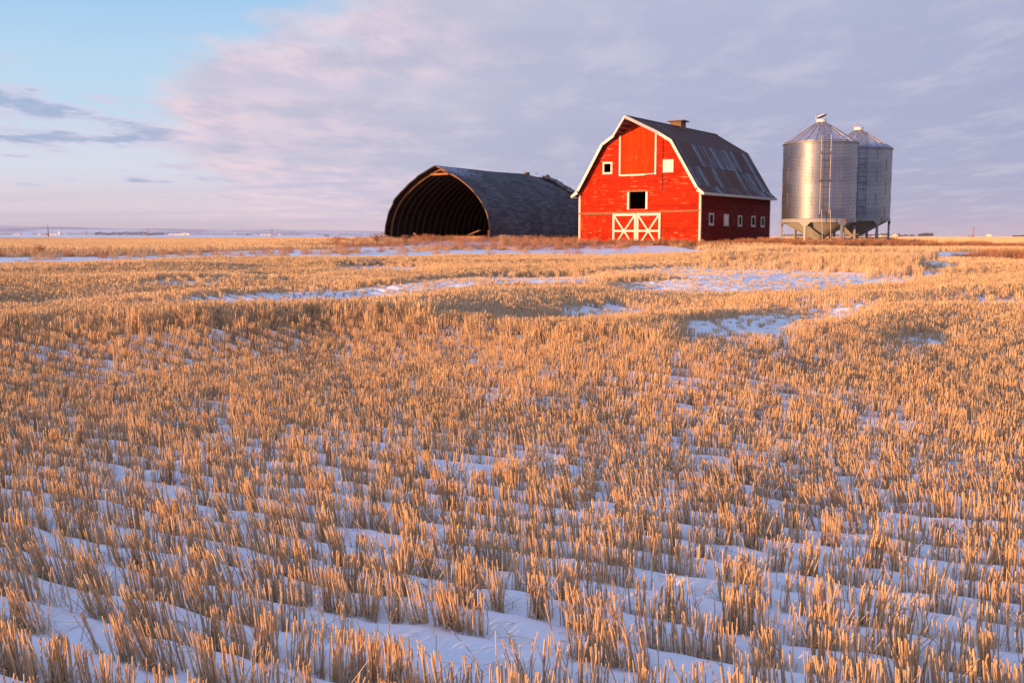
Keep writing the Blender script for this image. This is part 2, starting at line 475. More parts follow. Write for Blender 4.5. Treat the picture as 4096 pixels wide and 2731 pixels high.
# ------------------------------------------------------------------ stubble, grass: clump prototypes
PROTO = bpy.data.collections.new('stem_prototypes')
def stems_mesh(name, specs, mt):
    """specs: list of (path pts, radius list, sides, tint)"""
    V = []; F = []; T = []; A = []
    for pts, rad, ns, tint in specs:
        o = len(V); k = len(pts)
        if ns == 2:           # leaf blade: a thin ribbon
            for i, p in enumerate(pts):
                w = rad[i]; q = rad[-1] * 0
                V.append((p[0] - w[0], p[1] - w[1], p[2])); V.append((p[0] + w[0], p[1] + w[1], p[2])); T += [tint] * 2; A += [i / (k - 1)] * 2
            for i in range(k - 1): F.append((o + 2 * i, o + 2 * i + 1, o + 2 * i + 3, o + 2 * i + 2))
        else:
            ph = random.random() * 6
            for i, p in enumerate(pts):
                for s in range(ns):
                    a = ph + 2 * math.pi * s / ns; V.append((p[0] + rad[i] * math.cos(a), p[1] + rad[i] * math.sin(a), p[2])); T.append(tint); A.append(i / (k - 1))
            for i in range(k - 1):
                for s in range(ns): F.append((o + i * ns + s, o + i * ns + (s + 1) % ns, o + (i + 1) * ns + (s + 1) % ns, o + (i + 1) * ns + s))
            F.append(tuple(o + (k - 1) * ns + s for s in range(ns)))
    me = bpy.data.meshes.new(name); me.from_pydata(V, [], F); me.update()
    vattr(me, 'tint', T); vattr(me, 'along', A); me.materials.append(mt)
    return bpy.data.objects.new(name, me)
def stem_clump(name, n, lx, ly, h, ns, leaves, mt, rad=.0027, lean=.05, spray=.036):
    sp = []
    for i in range(n):
        x = random.gauss(0, lx * .45); y = random.gauss(0, ly * .45)
        L = h * random.uniform(.82, 1.08) if random.random() < .82 else h * random.uniform(.45, .9)
        a = random.gauss(0, spray) + x / lx * lean * 1.2; b = random.gauss(0, spray) + y / ly * lean * .6
        if random.random() < .06: a += random.choice((-1, 1)) * random.uniform(.3, .9)
        r = rad * random.uniform(.7, 1.35); k1 = random.gauss(0, .03)
        pts = [(x, y, -.06), (x + a * L * .5 + k1 * L, y + b * L * .5, L * .5), (x + a * L, y + b * L, L)]
        sp.append((pts, [r * .95, r, r * 1.02], ns, random.random()))
        if leaves and random.random() < .30:      # node with a rag of sheath
            q = pts[1]; an = random.random() * 6.28; ll = random.uniform(.02, .06)
            w = (math.cos(an + 1.57) * .0018, math.sin(an + 1.57) * .0018)
            sp.append(([q, (q[0] + math.cos(an) * ll * .6, q[1] + math.sin(an) * ll * .6, q[2] + ll * .5), (q[0] + math.cos(an) * ll, q[1] + math.sin(an) * ll, q[2] - ll * .1)], [w, w, (w[0] * .2, w[1] * .2)], 2, random.random() * .6))
    for i in range(leaves):
        x = random.gauss(0, lx * .5); y = random.gauss(0, ly * .6); an = random.random() * 6.28
        ll = random.uniform(.05, .13); hh = random.uniform(.02, .10)
        w = (math.cos(an + 1.57) * .002, math.sin(an + 1.57) * .002); pts = []
        for t in (0, .35, .7, 1): pts.append((x + math.cos(an) * ll * t, y + math.sin(an) * ll * t, hh * 4 * t * (1 - t) * .9 + .01 + (hh * t * .4 if i % 3 == 0 else 0)))
        sp.append((pts, [w, w, (w[0] * .7, w[1] * .7), (w[0] * .15, w[1] * .15)], 2, random.random() * .8))
    return stems_mesh(name, sp, mt)
def coll(name, objs):
    c = bpy.data.collections.new(name)
    for o in objs: c.objects.link(o)
    return c
NEAR = coll('near_clumps', [stem_clump('clump_%02d' % i, random.randint(12, 27), random.uniform(.045, .09), .024, .250, 5, 12, M['straw']) for i in range(18)]
            + [stem_clump('clump_%02d' % (18 + i), random.randint(2, 6), .08, .028, .235, 5, 6, M['straw'], spray=.2) for i in range(6)])
MID = coll('mid_clumps', [stem_clump('midclump_%02d' % i, 17, .070, .024, .24, 3, 2, M['straw'], rad=.0037) for i in range(14)])
TALL = coll('tall_clumps', [stem_clump('tallclump_%02d' % i, 20, .12, .06, .38, 3, 3, M['straw'], rad=.0036, spray=.07) for i in range(8)])
def strip(name, L, n, h, depth, rad, mt, spray=.1):
    sp = []
    for i in range(n):
        x = random.uniform(-L / 2, L / 2); y = random.uniform(-depth, depth); hh = h * random.uniform(.5, 1.1)
        a = random.gauss(0, spray); b = random.gauss(0, spray)
        sp.append(([(x, y, -.1), (x + a * hh, y + b * hh, hh)], [rad, rad], 3, random.random()))
    return stems_mesh(name, sp, mt)
FAR = coll('far_strips', [strip('farstrip_%02d' % i, 3.2, 240, .28, .5, .008, M['straw']) for i in range(6)])
def tuft(name, n, r, h, mt, head=.4, bw=.003):
    sp = []
    for i in range(n):
        an = random.random() * 6.28; rr = r * math.sqrt(random.random()); x, y = rr * math.cos(an), rr * math.sin(an)
        hh = h * random.uniform(.35, 1.1); le = random.gauss(.18, .2) * hh; da = an + random.gauss(0, .8)
        pts = [(x + math.cos(da) * le * t * t, y + math.sin(da) * le * t * t, hh * (t - .12 * t * t) - (.05 if t == 0 else 0)) for t in (0, .4, .75, 1)]
        sp.append((pts, [bw, bw * .8, bw * .6, bw * .3], 3, random.random()))
        if random.random() < head:     # seed head or side twigs
            q = pts[-1]
            for j in range(3):
                a2 = random.random() * 6.28; l2 = random.uniform(.03, .09)
                sp.append(([pts[2] if j else q, (q[0] + math.cos(a2) * l2, q[1] + math.sin(a2) * l2, q[2] + random.uniform(-.02, .08))], [bw * .7, bw * .9], 3, random.random() * .6))
    return stems_mesh(name, sp, mt)
WEED = coll('weed_tufts', [tuft('weed_%02d' % i, 60, .26, .38, M['weed'], .6, .0042) for i in range(8)])
PALE = coll('pale_tufts', [tuft('pale_%02d' % i, 55, .22, .34, M['palegrass'], .4, .004) for i in range(6)])

def scatter(name, X, Y, Z, RX, RY, RZ, SC, IDX, collection, label, cat, SZ=None):
    n = len(X)
    me = bpy.data.meshes.new(name); me.vertices.add(n)
    me.vertices.foreach_set('co', np.stack([X, Y, Z], -1).astype(np.float32).ravel())
    a = me.attributes.new('rot', 'FLOAT_VECTOR', 'POINT'); a.data.foreach_set('vector', np.stack([RX, RY, RZ], -1).astype(np.float32).ravel())
    if SZ is None: SZ = SC
    if not isinstance(SC, tuple): SC = (SC, SC)
    a = me.attributes.new('scl', 'FLOAT_VECTOR', 'POINT'); a.data.foreach_set('vector', np.stack([SC[0], SC[1], SZ], -1).astype(np.float32).ravel())
    a = me.attributes.new('idx', 'INT', 'POINT'); a.data.foreach_set('value', IDX.astype(np.int32))
    me.update()
    o = bpy.data.objects.new(name, me); C.objects.link(o); tag(o, label, cat, kind='stuff')
    g = bpy.data.node_groups.new(name, 'GeometryNodeTree')
    g.interface.new_socket('Geometry', in_out='INPUT', socket_type='NodeSocketGeometry')
    g.interface.new_socket('Geometry', in_out='OUTPUT', socket_type='NodeSocketGeometry')
    gi = g.nodes.new('NodeGroupInput'); go = g.nodes.new('NodeGroupOutput')
    iop = g.nodes.new('GeometryNodeInstanceOnPoints'); ci = g.nodes.new('GeometryNodeCollectionInfo')
    ci.inputs['Collection'].default_value = collection; ci.inputs['Separate Children'].default_value = True; ci.inputs['Reset Children'].default_value = True
    def na(nm, t):
        q = g.nodes.new('GeometryNodeInputNamedAttribute'); q.data_type = t; q.inputs['Name'].default_value = nm; return q.outputs['Attribute']
    e = g.nodes.new('FunctionNodeEulerToRotation'); g.links.new(na('rot', 'FLOAT_VECTOR'), e.inputs[0])
    g.links.new(gi.outputs[0], iop.inputs['Points']); g.links.new(ci.outputs[0], iop.inputs['Instance'])
    iop.inputs['Pick Instance'].default_value = True
    g.links.new(na('idx', 'INT'), iop.inputs['Instance Index']); g.links.new(e.outputs[0], iop.inputs['Rotation']); g.links.new(na('scl', 'FLOAT_VECTOR'), iop.inputs['Scale'])
    g.links.new(iop.outputs[0], go.inputs[0])
    md = o.modifiers.new('scatter', 'NODES'); md.node_group = g
    return o

def stubble_rows():
    out = []
    K = np.arange(-int(42 / SP), int(72 / SP))
    for step, dmin, dmax in ((.102, 0, 9.5), (.078, 9.5, 17), (.08, 17, 62)):
        us = np.arange(-72, 72, step)
        U, KK = np.meshgrid(us, K)
        U = U.ravel() + rng.uniform(-.5, .5, U.size) * step; KK = KK.ravel().astype(float)
        V = KK * SP
        X = U * RUx + V * RVx; Y = U * RUy + V * RVy
        d = np.hypot(X, Y)
        # undo the row wobble so plants follow the same curved rows as the snow hollows
        m = (d >= dmin) & (d < dmax) & (np.abs(X) < .56 * np.abs(Y) + 4.5) & (Y > -3.5)
        U, KK, X, Y = U[m], KK[m], X[m], Y[m]
        for _ in range(4):
            u2, v2 = rowcoord(X, Y); e = KK * SP - v2; X = X + e * RVx; Y = Y + e * RVy
        d = np.hypot(X, Y); u2, v2 = rowcoord(X, Y)
        cd = clumpden(u2, KK)
        Z = terrain(X, Y); px, py = proj(X, Y, Z)
        Hp = .2 * FPX * 2352 / 4096 / np.maximum(d, 3); cl = np.interp(px, [c[0] for c in RIDGES[0][0]], [c[1] for c in RIDGES[0][0]]); ok = 1 - ((py > cl + 14) & (py < cl + 60) & (px < 1340))
        sp = np.maximum.reduce([snow_patch(px, py), ok * snow_patch(px, py - .5 * Hp), .9 * ok * snow_patch(px, py - Hp)]) * sst(12, 16, d)
        keep = cd > (.17 - .12 * sst(12, 24, d))
        keep &= rng.random(len(X)) > sp * .84
        keep &= d < field_end(X, Y)
        keep &= np.hypot(X, Y) > .9
        sel = lambda *a: [q[keep] for q in a]
        out.append(sel(X, Y, Z, d, cd, u2, sp, px, py))
    return out
_a, _b, mid = stubble_rows()
near = [np.concatenate(z) for z in zip(_a, _b)]
ROT = math.atan2(RUy, RUx)
def leanfield(X, Y, amt):
    lx = (fbm(X * .55, Y * .55, 101, 2) - .5) * 2; ly = (fbm(X * .55, Y * .55, 107, 2) - .5) * 2
    return lx * amt, ly * amt
def put_stubble(name, D, collection, nv, nbare, label, hs, exp):
    X, Y, Z, d, cd, u2, sp, px, py = D; n = len(X)
    lx, ly = leanfield(X, Y, .38)
    nearf = 1 - sst(6, 14, d)
    # stems lean back to the left in the nearest rows, about upright farther off
    ry = -.07 * nearf + lx * (.3 + .3 * nearf) + rng.normal(0, .075, n)
    rx = ly * .5 + rng.normal(0, .06, n)
    flip = rng.integers(0, 2, n) * math.pi
    # euler XYZ about world axes: spin first, then tilt -> keep spin small by using the row direction plus half turns
    RZ = ROT + flip + rng.normal(0, .2, n)
    c, s = np.cos(RZ), np.sin(RZ)
    tx, ty = rx, ry
    # tilt expressed in the spun frame: rotation X then Y then Z (Z applied last)
    RXl = tx * c + ty * s; RYl = -tx * s + ty * c
    idx = rng.integers(0, nv, n)
    if nbare:
        idx = np.where((cd < .27) | (rng.random(n) < .12), nv + rng.integers(0, nbare, n), idx)
    sz = hs * (.93 + .14 * sst(.35, .7, cd)) * (.92 + .2 * vn(X * .4, Y * .4, 120)) * rng.uniform(.93, 1.07, n) * (1 - .62 * sp)
    sx = (.85 + .35 * cd) * exp
    return scatter(name, X, Y, Z - .005, RXl, RYl, RZ, (sx, sx), idx, collection, label, 'stubble', SZ=sz)
put_stubble('stubble_stalks', near, NEAR, 18, 6, 'rows of cut golden wheat stubble standing in the snow in the foreground', 1.0, 1.0)
put_stubble('stubble_stalks', mid, MID, 14, 0, 'dense golden stubble covering the rolling middle of the field', 1.0, 1.0)

def straw_litter():
    """fallen straws lying on the snow between the rows"""
    ob = []
    for i in range(10):
        sp = []
        for j in range(random.randint(1, 3)):
            a = random.random() * 6.28; L = random.uniform(.08, .26); x, y = random.gauss(0, .04), random.gauss(0, .04); k = random.gauss(0, .25)
            pts = [(x + math.cos(a + k * t) * L * t, y + math.sin(a + k * t) * L * t, .008 + random.uniform(0, .05) * t) for t in (0, .5, 1)]
            sp.append((pts, [.0026] * 3, 4, random.random()))
        ob.append(stems_mesh('litter_%02d' % i, sp, M['straw']))
    n = 7000; d = np.sqrt(rng.uniform(2.5 ** 2, 24 ** 2, n)); a = rng.uniform(-.56, .56, n); X = d * np.sin(a); Y = d * np.cos(a); Z = terrain(X, Y)
    scatter('straw_litter', X, Y, Z, rng.normal(0, .1, n), rng.normal(0, .1, n), rng.uniform(0, 6.28, n), (np.full(n, 1.), np.full(n, 1.)), rng.integers(0, 10, n),
            coll('litter', ob), 'broken straws lying on the snow between the stubble rows', 'straw', SZ=np.full(n, 1.))
straw_litter()

def tall_band():
    """taller standing stubble on the fronts of the ridges and before the grain bins"""
    n = 160000
    d = np.sqrt(rng.uniform(12 ** 2, 66 ** 2, n)); a = rng.uniform(-.55, .55, n)
    X = d * np.sin(a); Y = d * np.cos(a); Z = terrain(X, Y); px, py = proj(X, Y, Z)
    w = np.zeros(n)
    def band(pts, half, st):
        xs = [p[0] for p in pts]; ys = [p[1] for p in pts]
        c = np.interp(px, xs, ys, left=-999, right=-999)
        return st * np.exp(-((py - c) / half) ** 2 * 1.5)
    w = np.maximum(w, band([(-60, 772), (180, 757), (400, 748), (700, 746), (1000, 752)], 34, .95))
    w = np.maximum(w, band([(900, 765), (1200, 785), (1400, 790), (1560, 795)], 18, .55))
    w = np.maximum(w, band([(1620, 600), (1750, 606), (1900, 612), (2050, 618), (2110, 622)], 11, 1.0))
    w = np.maximum(w, band([(1700, 585), (1900, 588), (2150, 596)], 6, .8))
    w = np.maximum(w, band([(760, 607), (1100, 611), (1300, 609)], 3.2, .8))
    w = np.maximum(w, band([(0, 632), (500, 630), (900, 632)], 4, .4))
    w = np.maximum(w, band([(1990, 640), (2300, 636)], 3, .5))
    dens = np.clip(w * .6, 0, 1)
    k = rng.random(n) < dens * sst(66, 60, d) * 1.0
    X, Y, Z, d, w, px = X[k], Y[k], Z[k], d[k], w[k], px[k]; n = len(X)
    sz = (.62 + .35 * w) * rng.uniform(.8, 1.2, n) * np.where((px > 1580) & (px < 2250) & (d > 35), 1.3, .9)
    scatter('tall_stalks', X, Y, Z, rng.normal(0, .05, n), rng.normal(0, .05, n), rng.uniform(0, 6.28, n), (np.full(n, 1.), np.full(n, 1.)),
            rng.integers(0, 8, n), TALL, 'taller pale stubble standing along the fronts of the low ridges', 'stubble', SZ=sz)
tall_band()

def far_field():
    XS, YS, SXs, SZs = [], [], [], []
    d = 58.
    while d < 2100:
        gap = max(1.1, (d * .012) ** 1.25)
        wid = 3.2 * max(1, (d / 150) ** .9)
        aa = np.arange(-.56, .56, wid * .9 / d); aa = aa + rng.uniform(-.4, .4, len(aa)) * wid / d
        dd = d + rng.uniform(-.5, .5, len(aa)) * gap
        XS.append(dd * np.sin(aa)); YS.append(dd * np.cos(aa)); SXs.append(np.full(len(aa), wid / 3.2)); SZs.append(np.full(len(aa), 1 + .0006 * d))
        d += gap
    X = np.concatenate(XS); Y = np.concatenate(YS); SX = np.concatenate(SXs); SZ = np.concatenate(SZs)
    d = np.hypot(X, Y); az = np.arctan2(X, Y); Z = terrain(X, Y)
    fe = field_end(X, Y)
    strip_w = np.interp(az, [-.8, -.45, -.3, -.15, 0, .1, .2, .3, .36, .42, .8], [11, 11, 14, 30, 40, 26, 12, 3.0, 12, 16, 16])
    k = d > fe + strip_w + 1.5
    k &= np.where(az < .05, d < 1000 + 90 * vn(X / 90, Y / 90, 7), d < 2000)
    k &= rng.random(len(X)) < np.where(fbm(X / 70 + 5, Y / 100, 73, 3) < .40, .35, 1.)
    k &= ~((az < -.1) & (np.abs(d - 560 - 120 * az) < 40 + 25 * vn(X / 50, Y / 50, 3)))
    lx, ly = local(BARN_O, X, Y); k &= ~((np.abs(lx) < 9) & (ly > -6) & (ly < 22))
    hx, hy = local(HUT_O, X, Y); k &= ~((np.abs(hx) < 9.5) & (hy > -5) & (hy < 22))
    k &= np.hypot(X - 26, Y - 80) > 11
    X, Y, Z, SX, SZ = X[k], Y[k], Z[k], SX[k], SZ[k]; n = len(X); z0 = np.zeros(n)
    scatter('far_stalks', X, Y, Z, z0, z0, -np.arctan2(X, Y) * .7 + rng.normal(0, .15, n), (SX, SX ** .5), rng.integers(0, 6, n), FAR,
            'golden stubble of the flat far field stretching to the horizon', 'stubble', SZ=SZ)
far_field()

def weeds():
    n = 260000
    d = np.sqrt(rng.uniform(46 ** 2, 112 ** 2, n)); a = rng.uniform(-.56, .56, n)
    X = d * np.sin(a); Y = d * np.cos(a)
    lx, ly = local(BARN_O, X, Y); hx, hy = local(HUT_O, X, Y)
    rb = np.hypot(np.maximum(np.abs(lx) - 5.3, 0), np.maximum(np.abs(ly - 7.3) - 7.35, 0))
    rh = np.hypot(np.maximum(np.abs(hx) - 6.45, 0), np.maximum(np.abs(hy - 9) - 9.0, 0))
    r1 = np.hypot(X - 23.2, Y - 76); r2 = np.hypot(X - 28.6, Y - 83.6)
    nz = fbm(X * .5, Y * .5, 130, 3)
    w = np.zeros(n)
    w = np.maximum(w, (1 - sst(1.6, 3.6, rb)) * .95 * (rb > .12))
    w = np.maximum(w, (1 - sst(1.0, 3.4, rh)) * np.where(hx > 6.2, .9, .38) * (rh > .15))
    w = np.maximum(w, np.where((hy < .3) & (hy > -3) & (np.abs(hx) < 6.4), .42, 0))
    w = np.maximum(w, 1 - sst(4.0, 6.5, r1)); w = np.maximum(w, .9 * (1 - sst(4.0, 7, r2)))
    # dark weeds running on to the right of the bins, and a clump nearer by the right edge
    q = ((X - 34) / 9) ** 2 + ((Y - 72) / 2.6) ** 2; w = np.maximum(w, .85 * (1 - sst(.5, 1.2, q)))
    q = ((X - 45) / 9) ** 2 + ((Y - 73) / 2.0) ** 2; w = np.maximum(w, .04 * (1 - sst(.5, 1.2, q)))
    q = ((X - 25.5) / 4.2) ** 2 + ((Y - 49.5) / 2.0) ** 2; w = np.maximum(w, .75 * (1 - sst(.5, 1.2, q)))
    # thin growth along the far edge of the snow strip on the left
    fe = field_end(X, Y); q = (d - fe - 13.0) / 2.6
    w = np.maximum(w, .05 * np.exp(-q * q) * (a < -.10) * sst(.35, .6, nz))
    q = (d - fe - 6.0) / 4
    w = np.maximum(w, .009 * sst(.4, .6, nz) * np.exp(-q * q) * (a < .1))
    w = np.maximum(w, .10 * sst(66, 73, d) * sst(-.20, -.15, a) * (1 - sst(.10, .14, a)) * sst(.3, .6, nz) * (d < 96))
    inside = (np.abs(lx) < 5.35) & (ly > -.1) & (ly < 14.8)
    inhut = (np.abs(hx) < 6.5) & (hy > 1.0) & (hy < 18.6)
    k = (rng.random(n) < w * (.45 + .8 * nz) * .55) & ~inside & ~inhut
    X, Y, nz, rb, a2, d2 = X[k], Y[k], nz[k], rb[k], a[k], d[k]; n = len(X); Z = terrain(X, Y)
    sz = (.4 + 1.1 * rng.random(n) ** 2.2) * (.7 + .6 * nz)
    sz *= np.where(a2 < -.10, .8, 1.0) * (.55 + .45 * sst(.8, 2.6, rb))
    scatter('dry_weeds', X, Y, Z, rng.normal(0, .1, n), rng.normal(0, .1, n), rng.uniform(0, 6.28, n), (np.full(n, 1.), np.full(n, 1.)), rng.integers(0, 8, n), WEED,
            'rust brown dry weeds around the barn, shed and grain bins', 'weeds', SZ=sz)
    # paler grass mixed in and along the snow strip
    n = 90000
    d = np.sqrt(rng.uniform(52 ** 2, 96 ** 2, n)); a = rng.uniform(-.56, .56, n); X = d * np.sin(a); Y = d * np.cos(a)
    fe = field_end(X, Y); lx, ly = local(BARN_O, X, Y); hx, hy = local(HUT_O, X, Y)
    nz = fbm(X * .6, Y * .6, 140, 3)
    w = .045 * np.exp(-((d - fe - np.where(a < -.1, 12, 17)) / 6) ** 2) * sst(.40, .62, nz) * (a < .02)
    w = np.maximum(w, .10 * np.exp(-((ly + 3.4) / 1.2) ** 2) * (np.abs(lx) < 10) * sst(.4, .6, nz))
    w = np.maximum(w, .012 * np.exp(-((d - fe - 1) / 1.5) ** 2))
    w = np.maximum(w, .08 * np.exp(-((X - 38) / 9) ** 2 - ((Y - 69) / 1.8) ** 2) * sst(.4, .6, nz))
    inside = (np.abs(lx) < 5.5) & (ly > -.2) & (ly < 14.8)
    inhut = (np.abs(hx) < 6.6) & (hy > -.5) & (hy < 18.6)
    k = (rng.random(n) < w) & ~inside & ~inhut
    X, Y = X[k], Y[k]; n = len(X); Z = terrain(X, Y)
    scatter('dry_grass', X, Y, Z, rng.normal(0, .1, n), rng.normal(0, .1, n), rng.uniform(0, 6.28, n), (np.full(n, 1.), np.full(n, 1.)), rng.integers(0, 6, n), PALE,
            'pale dry grass along the snow strip behind the stubble', 'grass', SZ=rng.uniform(.5, 1.1, n))
weeds()

# ------------------------------------------------------------------ building materials
def board_mat(name, col, worn, wornlim=.63, vertical=False, pitch=.14, lines=.5, wearcol2=None):
    m, nt, b = mat(name); n = N(nt)
    o = n.tc(); X = n.xyz(o)
    h = X[2] if not vertical else X[0]
    fr = n.m('FRACT', n.m('DIVIDE', h, pitch)); idx = n.m('FLOOR', n.m('DIVIDE', h, pitch))
    along = n.m('ADD', X[0], X[1]) if not vertical else X[2]
    seg = n.m('FLOOR', n.m('DIVIDE', n.m('ADD', along, n.m('MULTIPLY', n.white(n.comb(idx, 3., 1.)), 4.)), 3.6))
    rnd = n.white(n.comb(idx, seg, 5.))
    c = n.mix(rnd, tuple(k * .74 for k in col), tuple(min(1, k * 1.16) for k in col))
    st = n.mapping(o, (.9, .9, 6.5) if not vertical else (7, 7, .9))
    f = n.noise(st, 1.25, 6, .7); f2 = n.noise(o, .55, 3, .55)
    wear = n.ss(n.m('ADD', f, n.m('MULTIPLY', n.m('SUBTRACT', f2, .5), .35)), wornlim, wornlim + .05)
    c = n.mix(n.m('MULTIPLY', wear, .75), c, worn)
    g = n.ss(n.noise(o, 2.2, 5, .6), .35, .7, .80, 1.06)
    c = n.mix(1., c, n.comb(g, g, g), 'MULTIPLY')
    gap = n.m('LESS_THAN', fr, .12)
    c = n.mix(n.m('MULTIPLY', gap, lines), c, tuple(k * .25 for k in col))
    n.put(b.inputs['Base Color'], c); b.inputs['Roughness'].default_value = .7; b.inputs['Specular IOR Level'].default_value = .08
    prof = n.m('ADD', n.m('SUBTRACT', 1., fr), n.m('MULTIPLY', f, .15))
    n.put(b.inputs['Normal'], n.bump(prof, .6, .02))
    return m
M['red'] = board_mat('red_boards', (.60, .029, .006), (.74, .27, .13), .58, pitch=.19, lines=.75)
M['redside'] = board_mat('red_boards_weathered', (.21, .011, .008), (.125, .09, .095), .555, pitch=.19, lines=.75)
M['redvert'] = board_mat('red_vertical_boards', (.80, .055, .005), (.88, .40, .18), .64, vertical=True, pitch=.16, lines=.6)
M['white'] = simple('white_paint', (.80, .77, .70), .6, 0, .06, 5, .15, worn=((.42, .30, .20), .66))
M['whiteclean'] = simple('white_board', (.82, .79, .72), .6, 0, .05, 3, .1)
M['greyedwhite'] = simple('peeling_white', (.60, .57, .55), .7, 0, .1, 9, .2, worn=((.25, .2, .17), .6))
M['weathered'] = simple('weathered_wood', (.30, .15, .075), .85, 0, .35, 4, .3, worn=((.55, .36, .2), .62), stretch=(1, 1, 6))
M['cupola'] = simple('cupola_wood', (.19, .12, .085), .8, 0, .2, 6, .2)
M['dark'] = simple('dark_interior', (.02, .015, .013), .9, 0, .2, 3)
M['glass'] = simple('dirty_glass', (.03, .03, .035), .15, 0, .3, 8)

def roof_mat():
    m, nt, b = mat('rusty_roof_sheets'); n = N(nt)
    o = n.tc(); X = n.xyz(o)
    zt = n.m('GREATER_THAN', X[2], 5.95); zt2 = n.m('GREATER_THAN', X[2], 7.75); zt3 = n.m('GREATER_THAN', X[2], 4.42)
    tier = n.m('ADD', n.m('ADD', zt, n.m('MULTIPLY', zt2, 2.)), n.m('MULTIPLY', zt3, 5.))
    yy = n.m('DIVIDE', X[1], .69); idx = n.m('FLOOR', yy); fr = n.m('FRACT', yy)
    r1 = n.white(n.comb(idx, tier, 2.)); r2 = n.white(n.comb(idx, tier, 9.))
    streak = n.noise(n.mapping(o, (.3, 5.5, .35)), 1., 5, .65)
    blot = n.noise(o, 1.3, 4, .6)
    down = n.ss(X[2], 4.2, 8.0, .12, -.02)
    amt = n.m('ADD', n.m('ADD', n.m('MULTIPLY', r1, .30), n.m('MULTIPLY', streak, .75)), n.m('MULTIPLY', n.m('SUBTRACT', blot, .5), .3))
    amt = n.m('ADD', amt, n.m('MULTIPLY', zt2, .17)); amt = n.m('ADD', amt, n.m('MULTIPLY', fr, .08))
    rust = n.ss(amt, .455, .555)
    metal = n.mix(r2, (.09, .12, .16), (.17, .215, .27))
    rc = n.mix(n.noise(o, 6, 4), (.055, .022, .016), (.17, .068, .036))
    c = n.mix(n.m('MULTIPLY', rust, .9), metal, rc)
    seam = n.m('MAXIMUM', n.m('LESS_THAN', fr, .05), n.m('LESS_THAN', n.m('ABSOLUTE', n.m('SUBTRACT', X[2], 5.95)), .03))
    c = n.mix(n.m('MULTIPLY', seam, .55), c, (.035, .03, .035))
    n.put(b.inputs['Base Color'], c)
    n.put(b.inputs['Metallic'], n.m('MULTIPLY', n.m('SUBTRACT', 1., rust), .45))
    n.put(b.inputs['Roughness'], n.m('ADD', .46, n.m('MULTIPLY', rust, .35)))
    w = n.m('SINE', n.m('MULTIPLY', X[1], 2 * math.pi / .115))
    n.put(b.inputs['Normal'], n.bump(w, .35, .02))
    return m
M['roof'] = roof_mat()
M['roofunder'] = simple('roof_underside', (.06, .028, .02), .85, 0, .3, 5)

def slab(mb, pts, t, mi=0, mi_under=None):
    """a flat polygon given by its top corners, thickened downward along its normal"""
    P = [Vector(p) for p in pts]
    nrm = (P[1] - P[0]).cross(P[2] - P[0]).normalized()
    if nrm.z < 0: P.reverse(); nrm = -nrm
    B = [p - nrm * t for p in P]; k = len(P)
    mb.add(P, [tuple(range(k))], mi)
    mb.add(P + B, [tuple(range(2 * k - 1, k - 1, -1))] + [(i, (i + 1) % k, k + (i + 1) % k, k + i) for i in range(k)], mi if mi_under is None else mi_under)
    return mb

